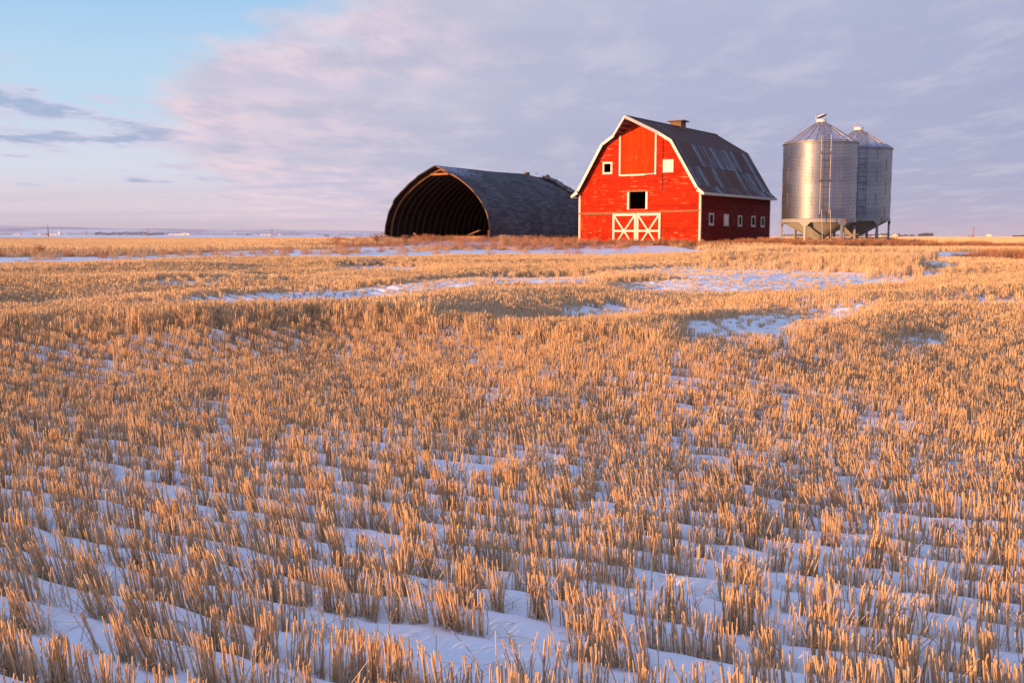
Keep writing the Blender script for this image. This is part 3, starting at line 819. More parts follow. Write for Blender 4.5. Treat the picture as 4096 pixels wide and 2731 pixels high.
def build_barn():
    root = empty('barn', (BARN_O[0], BARN_O[1], BARN_Z), -A34, 'big red gambrel roofed barn with white trim and crossed white doors', 'barn')
    HW, LEN = 5.26, 14.58
    prof = [(0, 9.52), (2.95, 7.72), (5.12, 4.22), (HW, 4.10)]
    gable = [(-HW, -.4), (HW, -.4), (HW, 4.10), (5.12, 4.22), (2.95, 7.72), (0, 9.52), (-2.95, 7.72), (-5.12, 4.22), (-HW, 4.10)]
    rect = lambda a, b, c, d: [(a, c), (b, c), (b, d), (a, d)]
    holes = [rect(-2.97, -2.39, 5.60, 6.32), rect(-.73, .69, 2.76, 4.06)]
    MB().panel(gable, holes, (0, 0, 0), (1, 0, 0), (0, 0, 1), (0, -1, 0), .12).build('gable_wall', M['red'], root)
    MB().panel(gable, [], (0, LEN, 0), (1, 0, 0), (0, 0, 1), (0, 1, 0), .12).build('gable_wall', M['redside'], root)
    wins = [(1.54, 2.44, 1.50, 2.40), (4.39, 5.35, 1.48, 2.38), (7.27, 8.17, 1.46, 2.32), (10.18, 11.13, 1.44, 2.32), (12.36, 13.27, 1.43, 2.28)]
    sh = [rect(a + .13, b - .13, c + .13, d - .13) for i, (a, b, c, d) in enumerate(wins) if i != 1]
    side = [(.12, -.4), (LEN - .12, -.4), (LEN - .12, 4.10), (.12, 4.10)]
    MB().panel(side, sh, (HW, 0, 0), (0, 1, 0), (0, 0, 1), (1, 0, 0), .12).build('side_wall', M['redside'], root)
    MB().panel(side, [], (-HW, 0, 0), (0, 1, 0), (0, 0, 1), (-1, 0, 0), .12).build('side_wall', M['red'], root)
    # --- roof: flare, steep lower slope, shallow upper slope with the pointed hay hood
    mb = MB(); Y0, Y1 = -.5, 14.88
    P = [(0, 9.66), (3.03, 7.84), (5.22, 4.28), (5.71, 3.87)]
    rs = random.Random(3)
    for s in (-1, 1):
        hx, hz = 1.92, 9.66 - 1.92 * (9.66 - 7.84) / 3.03
        slab(mb, [(0, -2.25, 9.66), (s * hx, Y0, hz), (s * 3.03, Y0, 7.84), (s * 3.03, Y1, 7.84), (0, Y1, 9.66)], .09, 0, 1)
        slab(mb, [(s * 3.03, Y0, 7.84), (s * 5.22, Y0, 4.28), (s * 5.22, Y1, 4.28), (s * 3.03, Y1, 7.84)], .07, 0, 1)
        slab(mb, [(s * 5.22, Y0, 4.28), (s * 5.71, Y0, 3.87), (s * 5.71, Y1, 3.87), (s * 5.22, Y1, 4.28)], .06, 0, 1)
    roof = mb.build('roof', [M['roof'], M['roofunder']], root, fix=True)
    # standing laps between the sheets, and the ridge cap
    mb = MB()
    for s in (-1, 1):
        for (x0, z0), (x1, z1) in zip(P[:-1], P[1:]):
            y = Y0 + .35
            while y < Y1 - .1:
                if not (z0 > 9 and y < 0):
                    mb.bar((s * x0 * 1.0, y, z0 + .012), (s * x1, y, z1 + .012), .035, .02, (0, 0, 1))
                y += .69
        for zc, xc in ((5.95, 3.03 + (7.84 - 5.95) * 2.19 / 3.56),):
            mb.bar((s * (xc + .01), Y0 + .05, zc + .012), (s * (xc + .01), Y1 - .05, zc + .012), .09, .018, (s * .85, 0, .52))
    mb.build('seam', M['roof'], roof)
    mb = MB()
    for s in (-1, 1): slab(mb, [(0, -2.2, 9.70), (s * .22, -2.05, 9.568), (s * .22, Y1, 9.568), (0, Y1, 9.70)], .012)
    mb.build('ridge_cap', M['roof'], roof)
    # --- white rake boards on the front and rear edges
    for yy in (Y0, Y1):
        for s in (-1, 1):
            mb = MB(); dy = -.02 if yy < 0 else .02
            pts = [(1.90, P[0][1] - 1.90 * .6007), P[1], P[2], P[3]] if yy < 0 else P
            for (x0, z0), (x1, z1) in zip(pts[:-1], pts[1:]):
                slabn = Vector((z0 - z1, 0, x1 - x0)).normalized() * -.20
                q = [(x0, z0 + .01), (x1, z1 + .01), (x1 + slabn.x, z1 + slabn.z), (x0 + slabn.x, z0 + slabn.z)]
                if (x1, z1) == P[3]: q[2] = (x1, z1 - .17); q[3] = (x0 - .10, z0 - .30)
                if (x0, z0) == P[2]: pass
                mb.panel([(s * a, b) for a, b in q], [], (0, yy + dy, 0), (1, 0, 0), (0, 0, 1), (0, -1 if yy < 0 else 1, 0), -.035 if False else .035)
            mb.build('rake_board', M['white'], root)
    for s in (-1, 1):       # hood edge boards rising to the point
        hx, hz = 1.94, 9.66 - 1.94 * .6007
        a = Vector((s * hx, -.52, hz - .09)); b = Vector((0, -2.29, 9.57))
        MB().bar(a, b, .05, .21, (0, 0, 1)).build('rake_board', M['white'], root)
    for s in (-1, 1):       # hood rafters seen from below
        for t in (.25, .5, .75):
            x = s * 1.85 * (1 - t)
            MB().bar((x, -.02, 9.66 - abs(x) * .6 - .17), (x, -.5 - 1.7 * t, 9.66 - abs(x) * .6 - .17), .06, .12).build('rafter', M['weathered'], root)
    MB().bar((0, .0, 9.42), (0, -2.1, 9.42), .10, .14).build('rafter', M['weathered'], root)
    MB().lathe([(.02, 9.12), (.09, 9.14), (.1, 9.22), (.09, 9.3), (.02, 9.32)], 10, c=(0, -1.75)).build('pulley', M['dark'], root, True)
    # --- eaves, corner boards, band
    for s in (-1, 1):
        MB().box(min(s * 5.71, s * 5.74), max(s * 5.71, s * 5.74), Y0 - .02, Y1 + .02, 3.70, 3.89).build('fascia', M['greyedwhite'] if s > 0 else M['white'], root)
        MB().box(min(s * 5.27, s * 5.708), max(s * 5.27, s * 5.708), Y0 + .02, Y1 - .02, 3.71, 3.73).build('soffit', M['greyedwhite'], root)
    for s in (-1, 1):
        x0, x1 = (HW - .12, HW + .035) if s > 0 else (-HW - .035, -HW + .12)
        MB().box(x0, x1, -.035, -.002, -.15, 4.0).build('corner_board', M['white'], root)
        if s > 0: MB().box(HW + .002, HW + .035, -.001, .13, -.15, 3.7).build('corner_board', M['white'], root)
        x0, x1 = (HW + .002, HW + .03) if s > 0 else (-HW - .03, -HW - .002)
        MB().box(x0, x1, LEN - .12, LEN + .01, -.15, 3.7).build('corner_board', M['greyedwhite'], root)
    mb = MB()
    for a, b, za, zb in ((-5.30, -1.9, 2.44, 2.46), (-1.88, 1.7, 2.47, 2.50), (1.72, 5.24, 2.50, 2.56)):
        mb.bar((a, -.06, za), (b, -.06, zb), .07, .12)
    mb.build('band_board', M['weathered'], root)
    mb = MB(); mb.bar((-4.7, -.05, 2.33), (-2.3, -.05, 2.36), .04, .05); mb.build('track_rail', M['weathered'], root)
    # --- doors with white frames and crosses
    for x0, x1, sk in ((-2.15, -.07, .0), (-.03, 2.02, .01)):
        d = MB().box(x0 + .01, x1 - .01, -.07, -.015, -.12, 2.40).build('barn_door', M['red'], root)
        f = MB(); y = -.085; w = .17
        zt = 2.41 + sk
        f.box(x0, x0 + w, -.10, -.072, -.12, zt); f.box(x1 - w, x1, -.10, -.072, -.12, zt)
        f.box(x0 + w + .001, x1 - w - .001, -.10, -.072, zt - .19, zt - .01); f.box(x0 + w + .001, x1 - w - .001, -.098, -.072, .98, 1.13)
        f.build('door_frame', M['white'], d)
        f = MB(); za, zb = -.10, zt - .2
        f.bar((x0 + w + .02, -.103, zb - .03), (x1 - w - .02, -.103, za), .03, .12, (1, 0, 1)); f.build('door_brace', M['white'], d)
        f = MB(); f.bar((x1 - w - .02, -.111, zb - .03), (x0 + w + .02, -.111, za), .03, .12, (-1, 0, 1)); f.build('door_brace', M['white'], d)
    # --- loft door
    ld = MB().panel([(-1.52, 5.42), (1.44, 5.42), (1.44, 8.58), (0, 9.46), (-1.52, 8.54)], [], (0, -.045, 0), (1, 0, 0), (0, 0, 1), (0, -1, 0), .04).build('loft_door', M['redvert'], root)
    MB().box(-1.65, -1.52, -.075, -.003, 5.34, 8.47).build('loft_trim', M['whiteclean'], ld)
    MB().box(1.44, 1.57, -.075, -.003, 5.34, 8.44).build('loft_trim', M['whiteclean'], ld)
    MB().box(-1.519, .60, -.08, -.003, 5.30, 5.42).build('loft_trim', M['whiteclean'], ld)
    mb = MB(); mb.bar((.61, -.05, 5.385), (1.439, -.05, 5.41), .06, .06); mb.build('loft_trim', M['white'], ld)
    # --- front openings
    def frame(mb, a, b, c, d, w, y0, y1):
        mb.box(a, b, y0, y1, d - w, d); mb.box(a, b, y0, y1, c, c + w); mb.box(a, a + w, y0, y1, c + w + .001, d - w - .001); mb.box(b - w, b, y0, y1, c + w + .001, d - w - .001)
    mb = MB(); frame(mb, -3.12, -2.25, 5.50, 6.45, .14, -.05, -.003)
    w1 = mb.build('window', M['whiteclean'], root)
    w1['label'] = 'small open loft window in a white frame'
    mb = MB(); frame(mb, 2.13, 3.0, 5.46, 6.42, .12, -.05, -.003); w2 = mb.build('window', M['whiteclean'], root)
    w2['label'] = 'small window closed by a white shutter'
    MB().box(2.251, 2.879, -.04, -.003, 5.581, 6.299).build('shutter', M['whiteclean'], w2)
    mb = MB(); mb.box(-.90, -.74, -.05, -.003, 2.72, 4.06); mb.box(.70, .86, -.05, -.003, 2.72, 4.06)
    mb.box(-.92, .88, -.06, -.003, 4.061, 4.19, 1); mb.box(-.90, .86, -.055, -.003, 2.66, 2.719, 1)
    lo = mb.build('hay_opening', [M['white'], M['weathered']], root)
    MB().box(-.729, -.69, -.002, .11, 2.765, 4.055).build('jamb', M['weathered'], lo)
    MB().tube([(2.12, -.02, 8.0), (2.11, -.02, 6.5), (2.08, -.02, 4.1)], .022, 4).build('seam_line', M['dark'], root)  # dark tube added for a vertical seam line on the wall
    # --- five side windows
    for i, (a, b, c, d) in enumerate(wins):
        lean = (.02, 0, -.015, .01, .0)[i]
        mb = MB(); w = .13
        for (ya, yb, za, zb) in ((a, b, d - w, d), (a, b, c, c + w), (a, a + w, c + w + .001, d - w - .001), (b - w, b, c + w + .001, d - w - .001)):
            mb.box(HW + .003, HW + .05, ya, yb, za, zb)
        wo = mb.build('window', M['greyedwhite'], root)
        if i == 1:
            wo['label'] = 'side window boarded over with a white panel'
            MB().box(HW + .003, HW + .045, a + w + .001, b - w - .001, c + w + .001, d - w - .001).build('shutter', M['whiteclean'], wo)
        else:
            MB().box(HW - .09, HW - .07, a + w, b - w, c + w, d - w).build('pane', M['glass'], wo)
            if i in (2, 4):
                ym = (a + b) / 2; MB().box(HW - .06, HW - .02, ym - .03, ym + .03, c + w, d - w).build('mullion', M['greyedwhite'], wo)
        MB().box(HW + .003, HW + .07, a - .04, b + .04, c - .05, c - .001).build('sill', M['greyedwhite'], wo)
    # --- ventilator on the ridge
    cu = MB().box(-.48, .48, 6.55, 7.5, 9.2, 10.02).build('cupola', M['cupola'], root)
    mb = MB(); v = [(-.70, 6.33, 10.021), (.70, 6.33, 10.021), (.70, 7.72, 10.021), (-.70, 7.72, 10.021), (-.70, 6.33, 10.10), (.70, 6.33, 10.10), (.70, 7.72, 10.10), (-.70, 7.72, 10.10), (-.55, 7.0, 10.17), (.55, 7.0, 10.17)]
    mb.add(v, [(0, 3, 2, 1), (0, 1, 5, 4), (1, 2, 6, 5), (2, 3, 7, 6), (3, 0, 4, 7), (4, 5, 9, 8), (6, 7, 8, 9), (5, 6, 9), (7, 4, 8)]); mb.build('cap', M['cupola'], cu)
    # a stray grey board leaning out of the side wall and a dark floor inside
    MB().box(-HW + .13, HW - .13, .13, LEN - .13, -.3, -.02).build('barn_floor', M['dark'], root)
    return root
build_barn()

# ------------------------------------------------------------------ arched shed
def shingle_mat():
    m, nt, b = mat('grey_shingles'); n = N(nt)
    uv = n.new('ShaderNodeUVMap').outputs[0]
    uv = n.vm('ADD', uv, n.mix(.012, (0, 0, 0), n.new('ShaderNodeTexNoise').outputs['Color']))
    br = n.new('ShaderNodeTexBrick'); br.offset = .5
    n.put(br.inputs['Vector'], uv); br.inputs['Scale'].default_value = 1
    br.inputs['Brick Width'].default_value = .66; br.inputs['Row Height'].default_value = .22; br.inputs['Mortar Size'].default_value = .016; br.inputs['Mortar Smooth'].default_value = .2
    br.inputs['Color1'].default_value = (.09, .085, .09, 1); br.inputs['Color2'].default_value = (.17, .162, .168, 1); br.inputs['Mortar'].default_value = (.022, .02, .024, 1); br.inputs['Bias'].default_value = -.1
    big = n.noise(n.tc(), .45, 4, .6)
    c = n.mix(n.ss(big, .4, .62, 0, .6), br.outputs[0], (.06, .045, .045))
    X = n.xyz(n.tc())
    sn = n.noise(n.mapping(n.tc(), (1, 1.4, 1)), 2.6, 6, .7)
    dust = n.m('MULTIPLY', n.ss(X[2], 5.3, 6.7), n.ss(X[1], 7.5, 1.0))
    c = n.mix(n.m('MULTIPLY', n.ss(n.m('ADD', sn, n.m('MULTIPLY', dust, .16)), .58, .66), n.ss(dust, .05, .3, 0, .7)), c, (.5, .52, .6))
    n.put(b.inputs['Base Color'], c); b.inputs['Roughness'].default_value = .8; b.inputs['Specular IOR Level'].default_value = .15
    V = n.xyz(uv); row = n.m('FRACT', n.m('DIVIDE', V[1], .22))
    n.put(b.inputs['Normal'], n.bump(n.m('ADD', row, n.m('MULTIPLY', br.outputs['Fac'], -1.)), .8, .035))
    return m
M['shingle'] = shingle_mat()
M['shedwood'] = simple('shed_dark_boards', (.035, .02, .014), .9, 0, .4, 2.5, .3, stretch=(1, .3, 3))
M['rib'] = simple('rib_wood', (.115, .06, .038), .85, 0, .25, 4, .2)
M['riblit'] = simple('sunlit_wood', (.36, .165, .075), .8, 0, .2, 4, .2)  # rib wood made lighter and warmer, sunlight put into its colour

def arch_profile(n=72):
    hp = np.array([(6.43, -.5), (6.43, .4), (6.33, 1.5), (5.86, 2.83), (4.95, 4.08), (3.93, 4.95), (2.72, 5.77), (1.4, 6.42), (0, 6.98)])
    t = np.r_[0, np.cumsum(np.hypot(*np.diff(hp, axis=0).T))]
    tt = np.linspace(0, t[-1], n)
    # gentle smoothing of the polyline
    x = np.interp(tt, t, hp[:, 0]); z = np.interp(tt, t, hp[:, 1])
    k = np.array([1, 2, 3, 2, 1.]) / 9
    for _ in range(5):
        xs = np.convolve(np.pad(x, 2, mode='edge'), k, 'valid'); zs = np.convolve(np.pad(z, 2, mode='edge'), k, 'valid')
        xs[:3] = x[:3]; zs[:3] = z[:3]; xs[-3:] = x[-3:]; zs[-3:] = z[-3:]; x, z = xs, zs
    return x, z, t[-1]
def build_hut():
    root = empty('arched_shed', (HUT_O[0], HUT_O[1], HUT_Z), -A34, 'long grey shingled arched shed with a gaping dark open front', 'shed')
    hx, hz, AL = arch_profile(72)
    X = np.r_[-hx, hx[::-1][1:]]; Z = np.r_[hz, hz[::-1][1:]]; k = len(X)
    s_arc = np.r_[0, np.cumsum(np.hypot(np.diff(X), np.diff(Z)))]
    ys = np.r_[np.linspace(0, 13, 27), np.linspace(13.25, 19.2, 25)]
    r = random.Random(5)
    rag = [r.uniform(-.10, .05) for _ in range(30)]
    V = []; UV = []; m = len(ys)
    for j, y in enumerate(ys):
        for i in range(k):
            yy = y; dev = abs(s_arc[i] - s_arc[-1] / 2)
            if j == 0: yy += rag[int(s_arc[i] / .75) % 30]
            if j == m - 1: yy += 1.0 * (float(vn(s_arc[i] * 1.4, 3.3, 6)) - .6)
            sag = -.22 * float(sst(14.5, 17.5, y)) * max(0, 1 - dev / 3.5) + .05 * float(vn(y * .5, s_arc[i] * .5, 8)) - .025
            sag += -.10 * math.sin(min(1, max(0, y / 19)) * math.pi) * max(0, 1 - dev / 5)
            V.append((X[i], yy, Z[i] + sag)); UV.append((yy, s_arc[i]))
    F = []
    for j in range(m - 1):
        for i in range(k - 1):
            dev = abs((s_arc[i] + s_arc[i + 1]) / 2 - s_arc[-1] / 2); right = i >= k // 2
            y = ys[j]
            # shingles and boards lost near the rear crown
            if y > 16.6 and dev < 4.6 and float(vn(y * 1.5, dev * 1.1 + (9 if right else 0), 21)) > (.70 if dev > .6 else .8): continue
            F.append((j * k + i, j * k + i + 1, (j + 1) * k + i + 1, (j + 1) * k + i))
    me = bpy.data.meshes.new('roof_shell'); me.from_pydata(V, [], F); me.update()
    bm = bmesh.new(); bm.from_mesh(me); bm.normal_update()
    up = sum(f.normal.z for f in bm.faces)
    if up < 0: bmesh.ops.reverse_faces(bm, faces=bm.faces)
    bm.to_mesh(me); bm.free()
    l = me.uv_layers.new(name='uv')
    for lp in me.loops: l.data[lp.index].uv = UV[lp.vertex_index]
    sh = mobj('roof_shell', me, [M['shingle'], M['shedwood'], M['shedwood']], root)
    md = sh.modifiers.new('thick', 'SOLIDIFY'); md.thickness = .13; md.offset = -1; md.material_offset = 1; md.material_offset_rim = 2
    # arched ribs
    nx = np.gradient(Z); nz = -np.gradient(X); L = np.hypot(nx, nz); nx, nz = nx / L, nz / L
    if nz[k // 2] > 0: nx, nz = -nx, -nz
    def rib(y, d0, d1, w):
        mb = MB(); vs = []; fs = []
        for i in range(0, k, 2):
            for dd, yy in ((d0, y), (d0, y + w), (d1, y + w), (d1, y)):
                sx = X[i] + nx[i] * dd; sz = Z[i] + nz[i] * dd
                sz -= .12 * math.sin(min(1, y / 19) * math.pi) * max(0, 1 - abs(s_arc[i] - s_arc[-1] / 2) / 5)
                if abs(X[i]) < .35: sz = min(sz, Z[i] - dd * 1.1)
                vs.append((sx, yy, sz))
        n_ = len(vs) // 4
        for i in range(n_ - 1):
            for c in range(4): fs.append((i * 4 + c, i * 4 + (c + 1) % 4, i * 4 + 4 + (c + 1) % 4, i * 4 + 4 + c))
        fs += [(0, 1, 2, 3), (n_ * 4 - 4, n_ * 4 - 1, n_ * 4 - 2, n_ * 4 - 3)]
        return mb.add(vs, fs)
    for q in range(19):
        y = .72 + q * .95
        rib(y, .15, .36, .055).build('rib', M['riblit'] if q == 0 else M['rib'], root)  # foremost rib takes the colour with sunlight painted in
    mb = MB(); pr = []
    for i in range(k // 2 + 1, k, 2):
        pr.append((X[i] - nx[i] * .0, Z[i] - nz[i] * .0 + .0, X[i] + nx[i] * .065, Z[i] + nz[i] * .065))
    for a_, b_ in zip(pr[:-1], pr[1:]):
        mb.panel([(a_[0], a_[1]), (b_[0], b_[1]), (b_[2], b_[3]), (a_[2], a_[3])], [], (0, -.075, 0), (1, 0, 0), (0, 0, 1), (0, -1, 0), .05)
    mb.build('sunlit_edge', M['riblit'], root)  # strip added over the right rim, coloured as if sunlit
    MB().box(-1.05, 1.05, .62, .71, 6.10, 6.29).build('collar_tie', M['riblit'], root)
    back = [(float(X[i] + nx[i] * .16), float(Z[i] + nz[i] * .16) - (.3 if abs(X[i]) < 2.6 else 0.)) for i in range(0, k, 4)]
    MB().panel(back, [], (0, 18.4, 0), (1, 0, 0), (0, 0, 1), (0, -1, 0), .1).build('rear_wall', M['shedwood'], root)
    # damage at the rear of the right slope: a lifted sheet, bare boards, broken bits
    def onroof(y, dev, lift=0.):
        i = int(np.argmin(np.abs(s_arc - s_arc[-1] / 2 - dev)))
        return Vector((X[i] - nx[i] * lift, y, Z[i] - nz[i] * lift))
    def patch(y0, y1, d0, d1, l0, l1, th, name, mt, skew=0.):
        a, b, c, d = onroof(y0, d0, l0), onroof(y1, d0 + skew * .2, l0 + .02), onroof(y1 + skew, d1, l1), onroof(y0 + skew, d1, l1)
        return slab(MB(), [a, b, c, d], th).build(name, mt, root)
    M['tarsheet'] = simple('grey_brown_sheet', (.17, .12, .11), .7, 0, .3, 3, .2, worn=((.4, .4, .44), .68))
    M['bareboards'] = simple('bare_roof_boards', (.12, .055, .04), .85, 0, .4, 4, .3, stretch=(1, .4, 4))
    patch(17.2, 18.5, .7, 2.5, .10, .16, .04, 'roof_sheet', M['tarsheet'], .2)
    patch(17.1, 18.3, 2.53, 4.4, .16, .10, .04, 'roof_sheet', M['tarsheet'], .5)
    rr = random.Random(9)
    for q in range(6):
        y0 = 16.3 + rr.uniform(-.5, 1.0); d0 = 4.5 + q * .3
        patch(y0, y0 + rr.uniform(1.4, 2.4), d0, d0 + .26, .03, .03, .03, 'bare_board', M['bareboards'])
    for q in range(9):
        y0 = rr.uniform(16.2, 18.9); d0 = rr.uniform(.1, 3.8)
        p = onroof(y0, d0, .16); v = Vector((rr.uniform(.1, .5), rr.uniform(-.4, .4), -rr.uniform(.0, .3)))
        MB().bar(p, p + v, .22, .05, (rr.uniform(-.4, .4), 0, 1)).build('broken_board', M['bareboards'], root)
    mb = MB(); p = onroof(15.3, 0, .02); mb.box(-.16, .2, 15.1, 15.55, p.z - .15, p.z + .12)
    mb.build('ridge_block', M['bareboards'], root)
    # corner post and sill board at the right of the mouth
    MB().box(6.22, 6.44, -.30, -.12, -.4, .95).build('post', M['rib'], root)
    return root
build_hut()

# loose boards in front of the shed, each a thing
def hut_pt(x, y, z=0.): 
    p = HUT_O + FX * x + FY * y; return Vector((p[0], p[1], z))
def plank(a, b, w, t, label, mt):
    A_ = hut_pt(a[0], a[1]); B_ = hut_pt(b[0], b[1])
    A_.z = tz(A_.x, A_.y) + a[2]; B_.z = tz(B_.x, B_.y) + b[2]
    mid_ = (A_ + B_) / 2
    o = MB().bar(A_ - mid_, B_ - mid_, w, t, (.1, 0, 1)).build('loose_board', mt, None)
    o.location = mid_; tag(o, label, 'board', 'loose boards lying at the mouth of the shed'); return o
M['plank'] = simple('old_plank', (.42, .21, .11), .85, 0, .3, 4, .2)
M['plankdark'] = simple('old_plank_dark', (.13, .075, .05), .9, 0, .3, 4, .2)
plank((-5.7, -1.2, .75), (-3.2, -2.4, .12), .16, .05, 'pale board sloping down to the right at the shed left corner', M['plank'])
plank((-8.6, -1.0, .32), (-3.2, -2.0, .20), .14, .05, 'long thin board lying left of the shed mouth', M['plank'])
plank((-6.6, -.6, .12), (-5.2, -1.6, .55), .12, .05, 'short board propped under the pale sloping board', M['plankdark'])
plank((-7.2, -1.8, .1), (-4.0, -1.5, .26), .2, .05, 'wide dark board under the heap left of the shed mouth', M['plankdark'])
plank((1.8, -1.6, .24), (6.0, -1.0, .30), .10, .28, 'long brown board lying across the right of the shed mouth', M['plank'])
plank((4.4, -.6, .55), (5.9, -1.0, .95), .25, .06, 'short tilted board by the post at the shed mouth', M['plank'])
plank((-2.2, -1.5, .1), (1.8, -1.7, .22), .12, .2, 'dark weathered beam lying in front of the shed mouth', M['plankdark'])
plank((-1.2, -.8, .15), (-1.7, -1.2, .75), .06, .12, 'small board sticking up in the middle of the shed mouth', M['plank'])

# ------------------------------------------------------------------ grain bins
def bin_mat():
    m, nt, b = mat('galvanised_steel'); n = N(nt)
    o = n.tc(); X = n.xyz(o)
    ang = n.m('ARCTAN2', X[1], X[0]); tier = n.m('FLOOR', n.m('DIVIDE', X[2], .935))
    sheet = n.m('FLOOR', n.m('ADD', n.m('MULTIPLY', ang, 1.27), n.m('MULTIPLY', n.m('MODULO', tier, 2.), .5)))
    r = n.white(n.comb(sheet, tier, 3.))
    c = n.mix(r, (.33, .35, .395), (.45, .47, .515))
    sp = n.noise(n.mapping(o, (1, 1, .5)), 5, 5, .65)
    c = n.mix(n.ss(sp, .35, .75, 0, .35), c, (.33, .33, .36))
    n.put(b.inputs['Base Color'], c); b.inputs['Metallic'].default_value = .92
    n.put(b.inputs['Roughness'], n.m('ADD', .30, n.m('MULTIPLY', sp, .2)))
    return m
M['galv'] = bin_mat()
M['galvroof'] = simple('galvanised_roof', (.50, .49, .53), .5, .75, .12, 2.5)
M['binpaint'] = simple('bin_grey_white_paint', (.36, .36, .37), .5, 0, .08, 2.5)
M['binladder'] = simple('ladder_steel', (.22, .20, .20), .45, .6, .15, 4)
M['cappaint'] = simple('cap_white', (.85, .82, .78), .5, 0, .05, 3)
M['reddecal'] = simple('red_plate', (.60, .02, .02), .4, 0, .1, 3)
M['plate'] = simple('grey_plate', (.24, .24, .26), .5, 0, .1, 3)

def build_bin(loc, label, lid_open, conedark=False):
    az = math.atan2(loc[0], loc[1])
    root = empty('grain_bin', loc, -az, label, 'grain bin', 'hopper bottomed steel grain bins')
    Rb = 2.70
    # corrugated wall
    prof = []; z = 2.14; zt = 7.76; pit = .102
    while z < zt:
        for t in range(6): prof.append((Rb + .010 * math.cos(2 * math.pi * t / 6), z + pit * t / 6))
        z += pit
    # vertical lap seams with bolts, part of the wall
    mb = MB().lathe(prof, 128); nl = len(mb.f); rr = random.Random(2)
    for t in range(6):
        z0 = 2.16 + t * .935
        for q in range(8):
            a = 2 * math.pi * (q + .5 * (t % 2)) / 8 + .2
            c, s = math.cos(a), math.sin(a); R1 = Rb + .016
            m = Matrix(((-s, c, 0, c * R1), (c, s, 0, s * R1), (0, 0, 1, 0), (0, 0, 0, 1)))
            mb.box(-.012, .012, -.012, .004, z0, z0 + .92, 1, m)
            mb.box(-.05, .05, -.012, .0025, z0 + .89, z0 + .93, 1, m)
    w = mb.build('corrugated_wall', [M['galv'], M['plate']], root)
    for i_, p_ in enumerate(w.data.polygons): p_.use_smooth = i_ < nl
    # roof cone with raised ribs
    zr0, zr1, r1 = 7.74, 9.29, .33
    NS = 24; mb = MB()
    mb.lathe([(Rb + .07, zr0 - .06), (Rb + .08, zr0 - .02), (r1, zr1), (r1 - .02, zr1 - .02), (Rb + .03, zr0 - .06)], NS * 2)
    rf = mb.build('conical_roof', M['galvroof'], root)
    mb = MB()
    for q in range(NS):
        a = 2 * math.pi * (q + .5) / NS; c, s = math.cos(a), math.sin(a)
        mb.bar(((Rb + .08) * c, (Rb + .08) * s, zr0 + .0), (r1 * c, r1 * s, zr1 + .03), .045, .06)
    mb.build('roof_rib', M['galvroof'], rf)
    cl = MB().lathe([(r1 + .02, 9.24), (r1 + .02, 9.50), (r1 + .05, 9.50), (r1 + .05, 9.53), (r1 - .02, 9.53), (r1 - .02, 9.24)], 32).build('fill_collar', M['cappaint'], root, False)
    if lid_open:
        # lid tipped back over its hinge on the left
        mb = MB().lathe([(.02, .11), (.2, .09), (.36, .02), (.38, -.03), (.36, -.035), (.02, .0)], 28, cap=(True, True))
        lid = mb.build('lid', M['cappaint'], root, True); lid.location = (.02, -.02, 9.80); lid.rotation_euler = (R(-6), R(-20), 0)
        u = MB().lathe([(.02, -.045), (.345, -.045), (.345, -.055), (.02, -.055)], 24, cap=(True, True)).build('lid_lining', M['plate'], lid)
        MB().tube([(-.37, 0, 9.45), (-.39, 0, 9.70), (-.45, 0, 9.95)], .028).build('lid_post', M['binladder'], root)
        MB().tube([(-.45, 0, 9.95), (.36, 0, 9.96), (.40, 0, 9.90)], .012).build('lid_arm', M['binladder'], root)
    else:
        MB().lathe([(.02, 9.54), (.32, 9.54), (.32, 9.555), (.02, 9.57)], 28, cap=(True, True)).build('lid', M['cappaint'], root)
        MB().tube([(-.32, 0, 9.5), (-.30, 0, 9.75), (-.24, 0, 9.90)], .028).build('lid_post', M['binladder'], root)
        MB().tube([(-.24, 0, 9.90), (.1, 0, 9.75), (.40, 0, 9.56)], .012).build('lid_arm', M['binladder'], root)
    MB().tube([(-.45 if lid_open else -.24, 0, 9.93 if lid_open else 9.88), (-1.05, -.1, 9.32), (-1.55, -.3, 8.72)], .009, 4).build('lid_cable', M['binladder'], root)
    # ring beam, legs, hopper
    MB().lathe([(Rb + .02, 1.86), (Rb + .04, 1.86), (Rb + .04, 2.13), (Rb - .02, 2.13), (Rb - .02, 1.86), (Rb + .02, 1.86)], 96).build('ring_beam', M['binpaint'], root, False)
    MB().lathe([(Rb - .03, 1.98), (Rb - .04, 1.93), (.26, .56), (.24, .40), (.22, .40), (.24, .58), (Rb - .06, 1.98)], 96).build('hopper_cone', M['binpaint'], root, True)
    MB().box(-.36, .30, -.30, .30, .30, .385).build('slide_gate', M['binpaint'], root)
    angs = (-78, -20, 39, 99, 159, 219)
    pos = []
    for a in angs:
        t = R(a); d = Vector((math.sin(t), -math.cos(t), 0)); e = Vector((math.cos(t), math.sin(t), 0)); pos.append(d * (Rb - .02))
        mt = Matrix(((e.x, d.x, 0, d.x * (Rb - .03)), (e.y, d.y, 0, d.y * (Rb - .03)), (0, 0, 1, 0), (0, 0, 0, 1)))
        mb = MB(); mb.box(-.085, .085, -.07, .07, -.35, 1.56, 0, mt)
        g = [(-.085, 1.561), (.085, 1.561), (.42, 1.857), (-.42, 1.857)]
        mb.panel(g, [], mt @ Vector((0, .07, 0)), e, (0, 0, 1), d, .05)
        mb.box(-.085, .085, -.07, .01, 1.56, 1.857, 0, mt)
        mb.box(-.14, .14, -.12, .12, -.36, -.05, 0, mt)
        mb.build('leg', M['binpaint'], root)
